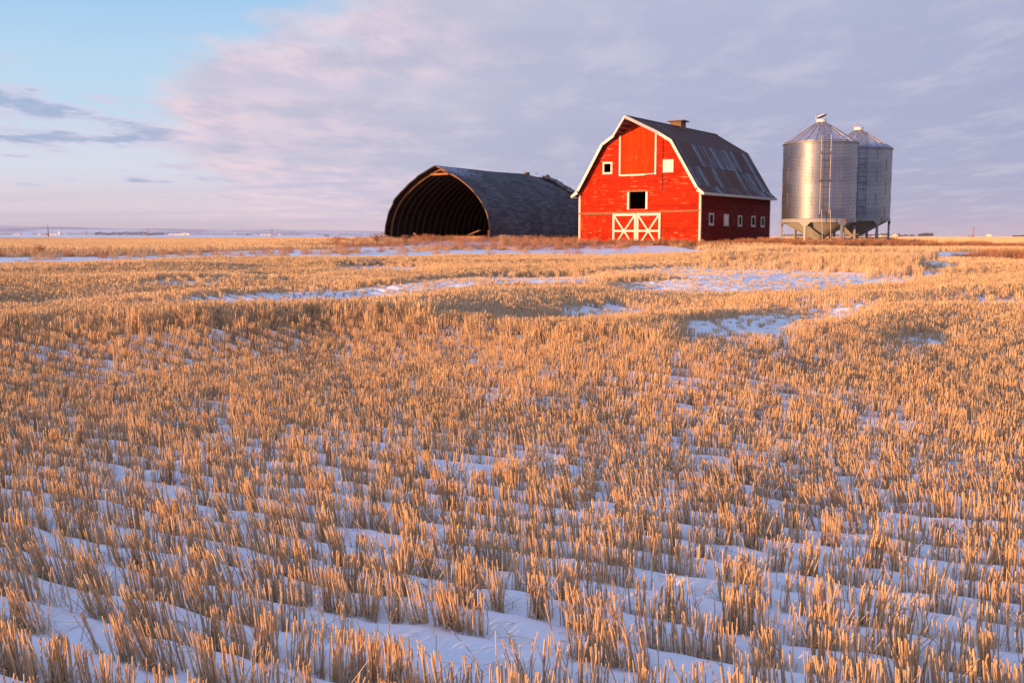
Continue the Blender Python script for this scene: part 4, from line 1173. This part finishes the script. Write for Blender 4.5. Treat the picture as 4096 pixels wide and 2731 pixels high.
    for i in range(6):
        a, b = pos[i] * .965, pos[(i + 1) % 6] * .965; d = (b - a).normalized() * .09
        MB().bar(a + d + Vector((0, 0, .52)), b - d + Vector((0, 0, .52)), .05, .09).build('cross_brace', M['binpaint'], root)
    for ang, wd, mt_, z0 in ((47, .16, M['reddecal'], 1.92), (63, .18, M['plate'], 1.95)):
        t = R(ang); d = Vector((math.sin(t), -math.cos(t), 0)); e = Vector((math.cos(t), math.sin(t), 0)); q = Rb + .045
        mt = Matrix(((e.x, d.x, 0, d.x * q), (e.y, d.y, 0, d.y * q), (0, 0, 1, 0), (0, 0, 0, 1)))
        MB().box(-wd / 2, wd / 2, -.003, .008, z0, z0 + (.18 if mt_ is M['reddecal'] else .10), 0, mt).build('plate', mt_, root)
    # ladders
    t = R(8); d = Vector((math.sin(t), -math.cos(t), 0)); e = Vector((math.cos(t), math.sin(t), 0)); K = Rb + .26
    mb = MB(); W = .33
    segs = [(2.25, K - .10), (2.45, K + .03), (4.75, K), (4.85, K - .08), (4.95, K), (6.75, K), (6.85, K - .08), (6.95, K), (8.15, K)]
    for s in (-1, 1): mb.tube([d * k_ + e * (s * W) + Vector((0, 0, z_)) for z_, k_ in segs], .026, 6)
    z_ = 2.5
    while z_ < 7.9: mb.tube([d * K - e * W + Vector((0, 0, z_)), d * K + e * W + Vector((0, 0, z_))], .024, 5); z_ += .48
    for z_ in (2.6, 4.85, 6.85, 7.6):
        for s in (-1, 1): mb.tube([d * (K - .02) + e * (s * W) + Vector((0, 0, z_)), d * (Rb + .0) + e * (s * W) + Vector((0, 0, z_))], .018, 5)
    mb.build('ladder', M['binladder'], root)
    mb = MB()
    slope = (zr1 - zr0) / (Rb + .08 - r1)
    def onr(r_, s_): 
        q = d * r_ + e * (s_ * W); return q + Vector((0, 0, zr0 + (Rb + .08 - r_) * slope + .13))
    for s in (-1, 1): mb.tube([onr(Rb + .05, s * .8), onr(.45, s * .8)], .022, 6)
    for i in range(6): r_ = .6 + i * .4; mb.tube([onr(r_, -.8), onr(r_, .8)], .016, 5)
    mb.build('roof_ladder', M['binladder'], root)
    for s in (-1, 1):       # hand loops over the eave
        a = d * K + e * (s * W) + Vector((0, 0, 8.1)); 
        MB().tube([a, a + Vector((0, 0, .16)) - d * .1, a + Vector((0, 0, .18)) - d * .35, a + Vector((0, 0, .12)) - d * .75 - e * (.2 * s), a + Vector((0, 0, .05)) - d * .8], .018, 5).build('hand_rail', M['binladder'], root)
    mb = MB()
    for s in (-1, 1): mb.tube([d * (K + .08) + e * (s * .30 + .10) + Vector((0, 0, 2.75)), d * (K + .34) + e * (s * .30 + .23) + Vector((0, 0, -.45))], .022, 6)
    for i in range(7):
        z_ = 2.55 - i * .42; f = (2.75 - z_) / 3.2; q = d * (K + .08 + .26 * f)
        mb.tube([q + e * (-.30 + .10 + .13 * f) + Vector((0, 0, z_)), q + e * (.30 + .10 + .13 * f) + Vector((0, 0, z_))], .015, 5)
    if lid_open: mb.build('ladder', M['binladder'], root)
    return root
build_bin((BIN1[0], BIN1[1], BIN_Z1), 'nearer galvanised grain bin with its lid tipped open', True)
build_bin((BIN2[0], BIN2[1], BIN_Z2), 'farther galvanised grain bin partly hidden behind the nearer one', False)

# ------------------------------------------------------------------ far things
def place(px, d):
    a = math.atan((px - 2048) / 4004); x, y = d * math.sin(a), d * math.cos(a); return x, y, tz(x, y)
def put(o, px, d, dz=0.): x, y, z = place(px, d); o.location = (x, y, z + dz); return o
M['pole'] = simple('pole_wood', (.34, .16, .10), .9, 0, .2, 1)
M['hwhite'] = simple('white_siding', (.80, .76, .70), .7, 0, .05, .5)
M['hgrey'] = simple('grey_siding', (.35, .35, .38), .7, 0, .1, .5)
M['hblue'] = simple('blue_steel', (.20, .26, .36), .5, .3, .1, .5)
M['hbrown'] = simple('brown_siding', (.20, .09, .07), .8, 0, .1, .5)
M['rgreen'] = simple('green_roof', (.06, .10, .06), .7, 0, .1, .5)
M['rgrey'] = simple('grey_roof', (.20, .19, .21), .7, 0, .1, .5)
M['twig'] = simple('bare_twigs', (.085, .048, .058), .95, 0, .25, .3)

def hframe(px, d, h, w, label, twin=True):
    o = empty('utility_pole', (0, 0, 0), 0, label, 'utility pole', 'utility poles on the far fields')
    put(o, px, d, -.2)
    xs = (-w / 2, w / 2) if twin else (0,)
    for x in xs: MB().tube([(x, 0, 0), (x, 0, h)], [.34, .22], 7).build('pole', M['pole'], o)
    MB().bar((-w * .95 - (0 if twin else 1.), 0, h * .90), (w * .95 + (0 if twin else 1.), 0, h * .90), .25, .3).build('crossarm', M['pole'], o)
    if twin:
        MB().bar((-w / 2, 0, h * .86), (w / 2, 0, h * .66), .15, .18).build('brace', M['pole'], o)
    return o
o = empty('utility_pole', (0, 0, 0), 0, 'nearest dark wooden utility pole at the far left edge of the plain', 'utility pole', 'utility poles on the far fields'); put(o, 193, 1000, -.2)
MB().tube([(0, 0, 0), (0, 0, 8.8)], [.62, .46], 8).build('pole', M['pole'], o)
MB().tube([(0, 0, 8.6), (0, 0, 12.6)], [.26, .12], 6).build('pole', M['pole'], o)
MB().bar((-.9, 0, 9.5), (.9, 0, 9.5), .25, .3).build('crossarm', M['pole'], o)
hframe(592, 1450, 12.0, 1.9, 'twin utility pole standing before the dark tree belt on the left')
hframe(1088, 1500, 12.2, 1.9, 'twin utility pole on the snow between the tree belt and the shed')
hframe(3893, 1500, 14.8, 1.9, 'tall twin utility pole left of the white tanks on the right')
hframe(567, 2300, 11, 1.2, 'small single pole just left of the twin pole by the tree belt', False)
hframe(281, 2300, 10, 1.2, 'small single pole between the grain tower and the nearest pole', False)
hframe(856, 2300, 12, 1.2, 'small single pole right of the white sheds on the left plain', False)
hframe(1384, 2300, 11, 1.2, 'small single pole left of the arched shed on the plain', False)

def house(px, d, w, l, h, rh, wall, roof, label, cat='house', rz=0., chim=False, name='farmhouse'):
    o = empty(name, (0, 0, 0), rz, label, cat); put(o, px, d, -.3)
    MB().add([(-w / 2, 0, 0), (w / 2, 0, 0), (w / 2, 0, h), (0, 0, h + rh), (-w / 2, 0, h), (-w / 2, l, 0), (w / 2, l, 0), (w / 2, l, h), (0, l, h + rh), (-w / 2, l, h)],
             [(0, 1, 2, 3, 4), (9, 8, 7, 6, 5), (0, 5, 6, 1), (1, 6, 7, 2), (4, 9, 5, 0)]).build('wall', M[wall], o)
    mb = MB()
    for s in (-1, 1): slab(mb, [(0, -.4, h + rh + .12), (s * (w / 2 + .4), -.4, h - .2), (s * (w / 2 + .4), l + .4, h - .2), (0, l + .4, h + rh + .12)], .1)
    r_ = mb.build('roof', M[roof], o)
    MB().box(-w * .1, w * .1, -.06, -.01, .3, h * .75).build('door', M['hgrey'], o)
    if chim: MB().box(-.4, .4, l * .5, l * .5 + .8, h, h + rh + 1.2).build('chimney', M['hbrown'], r_)
    return o
def long_shed(px, d, w, l, h, rh, wall, roof, label, cat='building', rz=0., name='farm_building'):
    return house(px, d, l, w, h, rh, wall, roof, label, cat, rz + math.pi / 2, False, name)
# right farmstead
house(3578, 2000, 7.4, 10, 3.9, 2.4, 'hwhite', 'rgrey', 'brightly sunlit white farmhouse right of the grain bins', 'house', -.25, True)
house(3520, 2050, 4.6, 7, 2.6, 1.6, 'hwhite', 'rgrey', 'small sunlit white house seen between the grain bin legs', 'house', -.3)
o = house(3558, 2080, 12, 16, 4.2, 2.2, 'hgrey', 'rgreen', 'long low building with a dark green roof by the farmhouse', 'building', 1.2, False, 'farm_building')
house(3543, 2010, 4.6, 6, 3.0, 1.0, 'hgrey', 'rgrey', 'grey shed in front of the green roofed building', 'shed', -.2, False, 'farm_building')
house(3609, 2020, 3.8, 6, 3.0, .9, 'hgrey', 'rgrey', 'pale grey shed right of the blue steel bin', 'shed', -.2, False, 'farm_building')
house(3503, 2000, 7, 6, 2.2, .8, 'hwhite', 'rgrey', 'low white building seen behind the grain bin legs', 'building', .3, False, 'farm_building')
house(3165, 2300, 11, 8, 2.6, 1.2, 'hwhite', 'rgrey', 'far white building seen left of the nearer bin legs', 'building', .2, False, 'farm_building')
house(3200, 2250, 9, 8, 2.8, 1.4, 'hgrey', 'rgrey', 'far grey building seen under the nearer grain bin', 'building', .2, False, 'farm_building')
def small_bin(px, d, r, h, mt, label, name='storage_bin', cat='storage bin', group=None):
    o = empty(name, (0, 0, 0), 0, label, cat, group); put(o, px, d, -.2)
    MB().lathe([(r, 0), (r, h)], 20).build('wall', M[mt], o, True)
    MB().lathe([(r + .1, h - .03), (.3, h + r * .42), (.01, h + r * .45)], 20).build('roof', M[mt if mt == 'hwhite' else 'rgrey'], o)
    return o
small_bin(3593, 2030, 3.6, 5.8, 'hblue', 'blue grey steel bin behind the sunlit farmhouse')
for i, px in enumerate((3948, 3953.6, 3959.2, 3964.8)):
    small_bin(px, 1800, 1.15, 4.3, 'hwhite', ('leftmost', 'second from left', 'third from left', 'rightmost')[i] + ' of the four white tanks in a row on the right horizon', 'white_tank', 'tank', 'white tanks in a row')
for i, px in enumerate((3875, 3883, 3892)):
    small_bin(px, 1700, 1.5, 2.0, 'hgrey' if i < 2 else 'hbrown', ('left', 'middle', 'right')[i] + ' one of three squat round bins by the tall twin pole', 'storage_bin', 'storage bin', 'squat bins by the pole')
# left plain
L_ = [(158, 3600, 9, 4.5, 'hwhite', 'small white cubic building left of the nearest pole'), (176, 3700, 16, 4.5, 'hgrey', 'grey low building just left of the nearest pole'),
      (214, 3600, 24, 4, 'hwhite', 'long pale building right of the nearest pole'), (66, 3900, 26, 3, 'hwhite', 'low pale building near the left edge of the plain'),
      (728, 3600, 36, 4.5, 'hwhite', 'long pale shed right of the dark tree belt'), (742, 3500, 26, 6.5, 'hwhite', 'bright white big shed right of the dark tree belt'),
      (690, 3700, 26, 4.5, 'hwhite', 'low pale shed at the right end of the tree belt'), (1052, 3700, 22, 3.5, 'hwhite', 'low white building left of the farther twin pole'),
      (1076, 3650, 15, 4.5, 'hwhite', 'white building just behind the farther twin pole'), (1118, 3700, 9, 5, 'hwhite', 'small white building right of the farther twin pole'),
      (988, 3700, 9, 3, 'hbrown', 'small reddish building between the two twin poles')]
for px, d, w, h, wl, lb in L_: house(px, d, w, 10, h, h * .25, wl, 'rgrey', lb, 'building', .1, False, 'farm_building')
def tower(px, d, w, h, wl, lb):
    o = empty('grain_elevator', (0, 0, 0), .1, lb, 'grain elevator'); put(o, px, d, -.3)
    MB().box(-w / 2, w / 2, 0, w, 0, h).build('wall', M[wl], o); MB().box(-w * .3, w * .3, w * .15, w * .8, h, h * 1.16).build('roof', M[wl], o)
    MB().box(-w * 1.4, -w * .51, 0, w, 0, h * .4).build('annex', M[wl], o)
tower(236, 3700, 7, 11, 'hwhite', 'pale tall elevator right of the nearest pole')
tower(341, 3900, 8, 11.5, 'hgrey', 'grey tall elevator standing alone between pole and tree belt')
house(1307, 1900, 8, 6, 2.6, .9, 'hbrown', 'rgrey', 'small dark hut alone on the snow left of the arched shed', 'hut', 0, False, 'hut')
for i, px in enumerate((815, 850)):
    house(px, 2600, 5, 4, 1.6, .5, 'hwhite', 'rgrey', ('left', 'right')[i] + ' one of two tiny white boxes on the snow plain', 'shed', 0, False, 'farm_building')

def belt(px0, px1, d, h, dens, label, gappy=0.):
    """a far belt of bare trees that reads as one mass: many small twig pieces through its volume"""
    V = []; F = []; rr = random.Random(int(px0))
    n = int((px1 - px0) * dens)
    for i in range(n):
        px = rr.uniform(px0, px1)
        e = float(vn(px * .05, 1.7, 44)); e2 = float(vn(px * .35, 2.2, 45))
        if e < gappy: continue
        hh = h * (.35 + .5 * e + .35 * e2)
        dd = d + rr.uniform(-8, 8); x, y, _ = place(px, dd); z = rr.random() ** .8 * hh + tz(x, y) * 1.0
        s = rr.uniform(.35, .95); o = len(V)
        for k in range(3): V.append((x + rr.uniform(-s, s), y + rr.uniform(-s, s), z + rr.uniform(-s, s) * 1.2))
        F.append((o, o + 1, o + 2))
    me = bpy.data.meshes.new('tree_belt'); me.from_pydata(V, [], F); me.update()
    o = mobj('tree_belt', me, M['twig']); tag(o, label, 'trees', kind='stuff')
belt(380, 655, 3300, 11, 34, 'dark belt of bare trees along the left plain')
belt(0, 400, 4200, 7, 12, 'thin distant line of bushes behind the buildings at far left', .25)
belt(655, 1530, 4200, 7.5, 14, 'thin distant line of bushes from the tree belt to the shed', .25)
belt(3090, 3560, 2150, 6.5, 16, 'bare trees around the farmstead behind the grain bins', .28)
belt(4050, 4200, 2200, 4, 14, 'low dark bushes on the horizon at the right edge', .1)

def bare_tree_parts():
    V = []; F = []; rr = random.Random(12)
    for i in range(420):
        a = rr.random() * 6.28; zz = rr.random(); r = 2.4 * math.sin(math.pi * (zz * .85 + .12)) * rr.random() ** .4
        x, y, z = r * math.cos(a), r * math.sin(a), 1.4 + zz * 4.8; o = len(V); s = .42
        for k in range(3): V.append((x + rr.uniform(-s, s), y + rr.uniform(-s, s), z + rr.uniform(-s, s)))
        F.append((o, o + 1, o + 2))
    me = bpy.data.meshes.new('crown'); me.from_pydata(V, [], F); me.update(); me.materials.append(M['twig'])
    t = MB().tube([(0, 0, -.4), (.05, 0, 1.6), (.3, .1, 4.2)], [.28, .2, .06], 6)
    for s in (-1, 1, .3): t.tube([(.02, 0, 1.4), (s * .9, .4 * s, 3.0), (s * 1.5, .2, 4.4)], [.14, .09, .03], 5)
    return me, t
cme, tt_ = bare_tree_parts()
first = empty('bare_tree', (0, 0, 0)); trunk0 = tt_.build('trunk', M['twig'], first); crown0 = mobj('crown', cme, [], first)
spots = [(3617, 4.4), (3624, 4.9), (3631, 3.9), (3641, 4.7), (3648, 5.2), (3656, 4.4), (3674, 5.0), (3681, 6.2), (3688, 6.6), (3696, 7.2), (3704, 7.0), (3712, 7.3), (3720, 6.9), (3728, 7.2)]
for i, (px, hh) in enumerate(spots):
    if i == 0: o = first
    else:
        o = first.copy(); C.objects.link(o)
        for ch in (trunk0, crown0): c_ = ch.copy(); C.objects.link(c_); c_.parent = o
    put(o, px, 2020 + 12 * (i % 3)); s = hh / 6.2 * 1.05; o.scale = (s, s, s); o.rotation_euler = (0, 0, i * 1.3)
    if i < 6: tag(o, 'small bare tree in the gappy row just right of the farmhouse', 'tree', 'bare trees by the farmhouse')
    else: tag(o, 'purplish bare tree in the dense clump standing alone on the right horizon', 'tree', 'bare trees of the dense clump')

# a few shrubs and tall dead plants one can tell apart
def shrub(px, py, h, n, label, mt, name='dry_shrub', cat='shrub', spread=.5, d=None):
    g = unproj(px, py) if d is None else np.array(place(px * 4096 / 2352, d)[:2])
    o = empty(name, (g[0], g[1], tz(g[0], g[1])), 0, label, cat); rr = random.Random(int(px))
    sp = []; sp2 = []
    for i in range(n):
        a = rr.random() * 6.28; L = h * rr.uniform(.5, 1.05); le = rr.uniform(.05, spread)
        pts = [(rr.uniform(-.12, .12) * spread * 2, rr.uniform(-.12, .12) * spread * 2, -.05)]
        for t in (.35, .7, 1): pts.append((pts[0][0] + math.cos(a) * le * L * t * t, pts[0][1] + math.sin(a) * le * L * t * t, L * t))
        sp.append((pts, [.012, .010, .007, .004], 4, rr.random()))
        for j in range(5):
            k = rr.choice((1, 2, 3)); b = rr.random() * 6.28; l2 = rr.uniform(.06, .2) * h
            q = pts[k]; sp2.append(([q, (q[0] + math.cos(b) * l2, q[1] + math.sin(b) * l2, q[2] + l2 * .6)], [.009, .012], 3, rr.random() * .5))
    for nm, s_ in (('stem', sp), ('twigs', sp2)):
        ob = stems_mesh(nm, s_, M[mt]); C.objects.link(ob); ob.parent = o
    return o
shrub(1159, 577, .95, 260, 'tall sunlit golden grass tuft on the snow before the shed', 'palegrass', 'grass_tuft', 'grass', .5, d=70)
shrub(772, 566, 1.0, 14, 'lone curled dark weed standing left of the arched shed', 'weed', 'dead_weed', 'weed', .35, d=82)
shrub(863, 565, .8, 60, 'bushy red brown shrub at the left corner of the arched shed', 'weed', 'dry_shrub', 'shrub', .7, d=84)
shrub(930, 566, .75, 70, 'red brown shrub growing before the dark shed mouth', 'weed', 'dry_shrub', 'shrub', .5, d=80)
shrub(1200, 574, .55, 60, 'short dark bush just right of the golden tuft', 'weed', 'dry_shrub', 'shrub', .5, d=69)
shrub(90, 577, .55, 60, 'red brown weed clump on the snow strip at far left', 'weed', 'dead_weed', 'weed', .6, d=64)

# ------------------------------------------------------------------ haze
def haze():
    m = bpy.data.materials.new('haze'); m.use_nodes = True; nt = m.node_tree; nt.nodes.clear()
    o_ = nt.nodes.new('ShaderNodeOutputMaterial'); v = nt.nodes.new('ShaderNodeVolumePrincipled')
    v.inputs['Color'].default_value = (.92, .90, .95, 1); v.inputs['Density'].default_value = HAZE; v.inputs['Anisotropy'].default_value = .0
    nt.links.new(v.outputs[0], o_.inputs['Volume'])
    h = MB().box(-16500, 16500, -16500, 16500, -40, 150).build('haze', m); tag(h, kind='stuff'); return h
HAZE = 2.5e-5
haze()

# ------------------------------------------------------------------ sky, sun, camera
def srgb(*c): return tuple(((v / 255 + .055) / 1.055) ** 2.4 if v > 10 else v / 255 / 12.92 for v in c)
STR = .10
def build_world():
    w = bpy.data.worlds.new('World'); scn.world = w; w.use_nodes = True; nt = w.node_tree; nt.nodes.clear(); n = N(nt)
    out = n.new('ShaderNodeOutputWorld'); bg = n.new('ShaderNodeBackground'); bg.inputs[1].default_value = STR
    sky = n.new('ShaderNodeTexSky'); sky.sky_type = 'NISHITA'; sky.sun_disc = False; sky.sun_elevation = R(SUN_EL); sky.sun_rotation = R(SUN_AZ)
    sky.air_density = 1.0; sky.dust_density = 1.2; sky.ozone_density = 1.5
    g = n.tc('Generated'); X = n.xyz(g)
    hor = n.m('SQRT', n.m('ADD', n.m('MULTIPLY', X[0], X[0]), n.m('MULTIPLY', X[1], X[1])))
    e = n.m('DIVIDE', X[2], n.m('MAXIMUM', hor, .02)); az = n.m('ARCTAN2', X[0], X[1])
    k = 1 / STR
    k2 = k * .775
    S = lambda *c: tuple(v * k2 for v in srgb(*c))
    def ramp(v, stops):
        c = S(*stops[0][1]); 
        for (a, _), (b, cb) in zip(stops[:-1], stops[1:]): c = n.mix(n.ss(v, a, b), c, S(*cb))
        return c
    # blue opening of the sky, left: pale at the horizon and deeper above
    blue = ramp(e, [(0., (203, 196, 214)), (.030, (222, 213, 226)), (.065, (217, 222, 238)), (.13, (190, 219, 242)), (.24, (162, 204, 241)), (.6, (96, 140, 205))])
    blue = n.mix(.10, blue, n.mix(1., sky.outputs[0], (1.0, 1.0, 1.1), 'MULTIPLY'))
    # cloud sheet, in clouds' own plane so that it flattens to the horizon
    den = n.m('ADD', n.m('MAXIMUM', X[2], 0.), .055)
    P = n.comb(n.m('DIVIDE', X[0], den), n.m('DIVIDE', X[1], den), 0.)
    c1 = n.noise(n.mapping(P, (1.15, .62, 1)), .8, 7, .56); c2 = n.noise(n.mapping(P, (1.0, .45, 1), (4, 2, 0)), 2.6, 6, .62)
    c3 = n.noise(n.mapping(P, (.35, .8, 1), (1, 7, 0)), .8, 5, .55)
    base_az = n.m('ADD', -.34, n.m('MULTIPLY', n.m('MAXIMUM', n.m('SUBTRACT', e, .11), 0.), 1.15))
    base_az = n.m('ADD', base_az, n.m('MULTIPLY', n.m('MAXIMUM', n.m('SUBTRACT', .085, e), 0.), 1.1))
    m = n.m('ADD', n.m('SUBTRACT', az, base_az), n.m('MULTIPLY', n.m('SUBTRACT', c1, .5), .62))
    mask = n.ss(m, -.05, .065)
    edge = n.ss(m, .30, .02)            # the sheet's rim, sunlit pink
    lil = ramp(az, [(-.45, (212, 204, 216)), (-.12, (190, 191, 213)), (.22, (176, 181, 209)), (.5, (165, 171, 202))])
    lil = n.mix(n.ss(e, .085, -.01), lil, n.mix(n.ss(az, -.1, .25), S(226, 210, 222), S(187, 178, 204)))
    lil = n.mix(n.m('MULTIPLY', n.m('MULTIPLY', n.ss(e, .19, .07), n.ss(e, .0, .04)), n.ss(az, -.25, .05, 0, .5)), lil, S(166, 169, 198))
    lil = n.mix(n.ss(c3, .38, .66, 0, .42), lil, S(164, 168, 198))
    lil = n.mix(n.ss(c2, .46, .70, 0, .42), lil, S(206, 204, 220))
    pink = n.mix(c2, S(214, 200, 218), S(244, 218, 222))
    lil = n.mix(n.m('MULTIPLY', n.m('MULTIPLY', edge, n.ss(c2, .32, .62)), .85), lil, pink)
    lil = n.mix(n.m('MULTIPLY', n.ss(c3, .50, .35), n.m('MULTIPLY', edge, .65)), lil, S(180, 182, 214))
    col = n.mix(mask, blue, lil)
    # small separate grey-mauve clouds low on the left
    c4 = n.noise(n.mapping(P, (1.3, .8, 1), (11, 3, 0)), .95, 6, .6)
    band = n.m('MULTIPLY', n.ss(e, .02, .05), n.ss(e, .20, .12))
    boost = n.m('MULTIPLY', n.m('MULTIPLY', n.ss(e, .070, .09), n.ss(e, .132, .105)), .125)
    c4 = n.m('ADD', c4, boost)
    sm = n.m('MULTIPLY', n.m('MULTIPLY', n.ss(c4, .545, .63), band), n.m('MULTIPLY', n.ss(az, -.22, -.36), .75))
    col = n.mix(sm, col, n.mix(n.ss(c4, .60, .70), S(206, 203, 226), S(150, 166, 200)))
    # mauve streaks along the horizon on the left
    c5 = n.noise(n.mapping(P, (.14, 1.1, 1), (0, 5, 0)), 1., 4, .5)
    hz = n.m('MULTIPLY', n.ss(e, .055, .012), n.ss(az, .1, -.2))
    col = n.mix(n.m('MULTIPLY', n.m('MULTIPLY', hz, n.ss(c5, .40, .62)), .5), col, S(190, 186, 208))
    # behind the viewer: the clear side of the sky where the sun stands
    back = n.ss(X[1], .15, -.35)
    warm = n.mix(1., sky.outputs[0], (1.0, 1.0, 1.0), 'MULTIPLY')
    colb = n.mix(n.ss(e, .0, .5), n.mix(.55, warm, S(225, 205, 205)), n.mix(.4, warm, S(150, 172, 222)))
    col = n.mix(back, col, colb)
    col = n.mix(n.ss(e, .33, .9, 0, .85), col, tuple(v * .97 for v in S(168, 188, 240)))
    nt.links.new(col, bg.inputs[0]); nt.links.new(bg.outputs[0], out.inputs[0])
build_world()

sd = bpy.data.lights.new('sun', 'SUN'); so = bpy.data.objects.new('sun', sd); C.objects.link(so)
sd.energy = 4.9; sd.angle = R(.55); sd.color = (1.0, .50, .195)
a = R(SUN_AZ); el = R(SUN_EL)
to_sun = Vector((math.sin(a) * math.cos(el), math.cos(a) * math.cos(el), math.sin(el)))
so.rotation_euler = to_sun.to_track_quat('Z', 'Y').to_euler(); so.location = (0, 0, 40)

cd_ = bpy.data.cameras.new('camera'); co = bpy.data.objects.new('camera', cd_); C.objects.link(co)
cd_.lens = 35; cd_.sensor_width = 36; cd_.clip_start = .1; cd_.clip_end = 40000
co.location = (0, 0, ZC); co.rotation_euler = (R(90) - PITCH, 0, 0); scn.camera = co
scn.view_settings.view_transform = 'Standard'; scn.view_settings.look = 'None'; scn.view_settings.exposure = .46; scn.view_settings.gamma = 1
scn.cycles.max_bounces = 6; scn.cycles.diffuse_bounces = 3; scn.cycles.glossy_bounces = 3
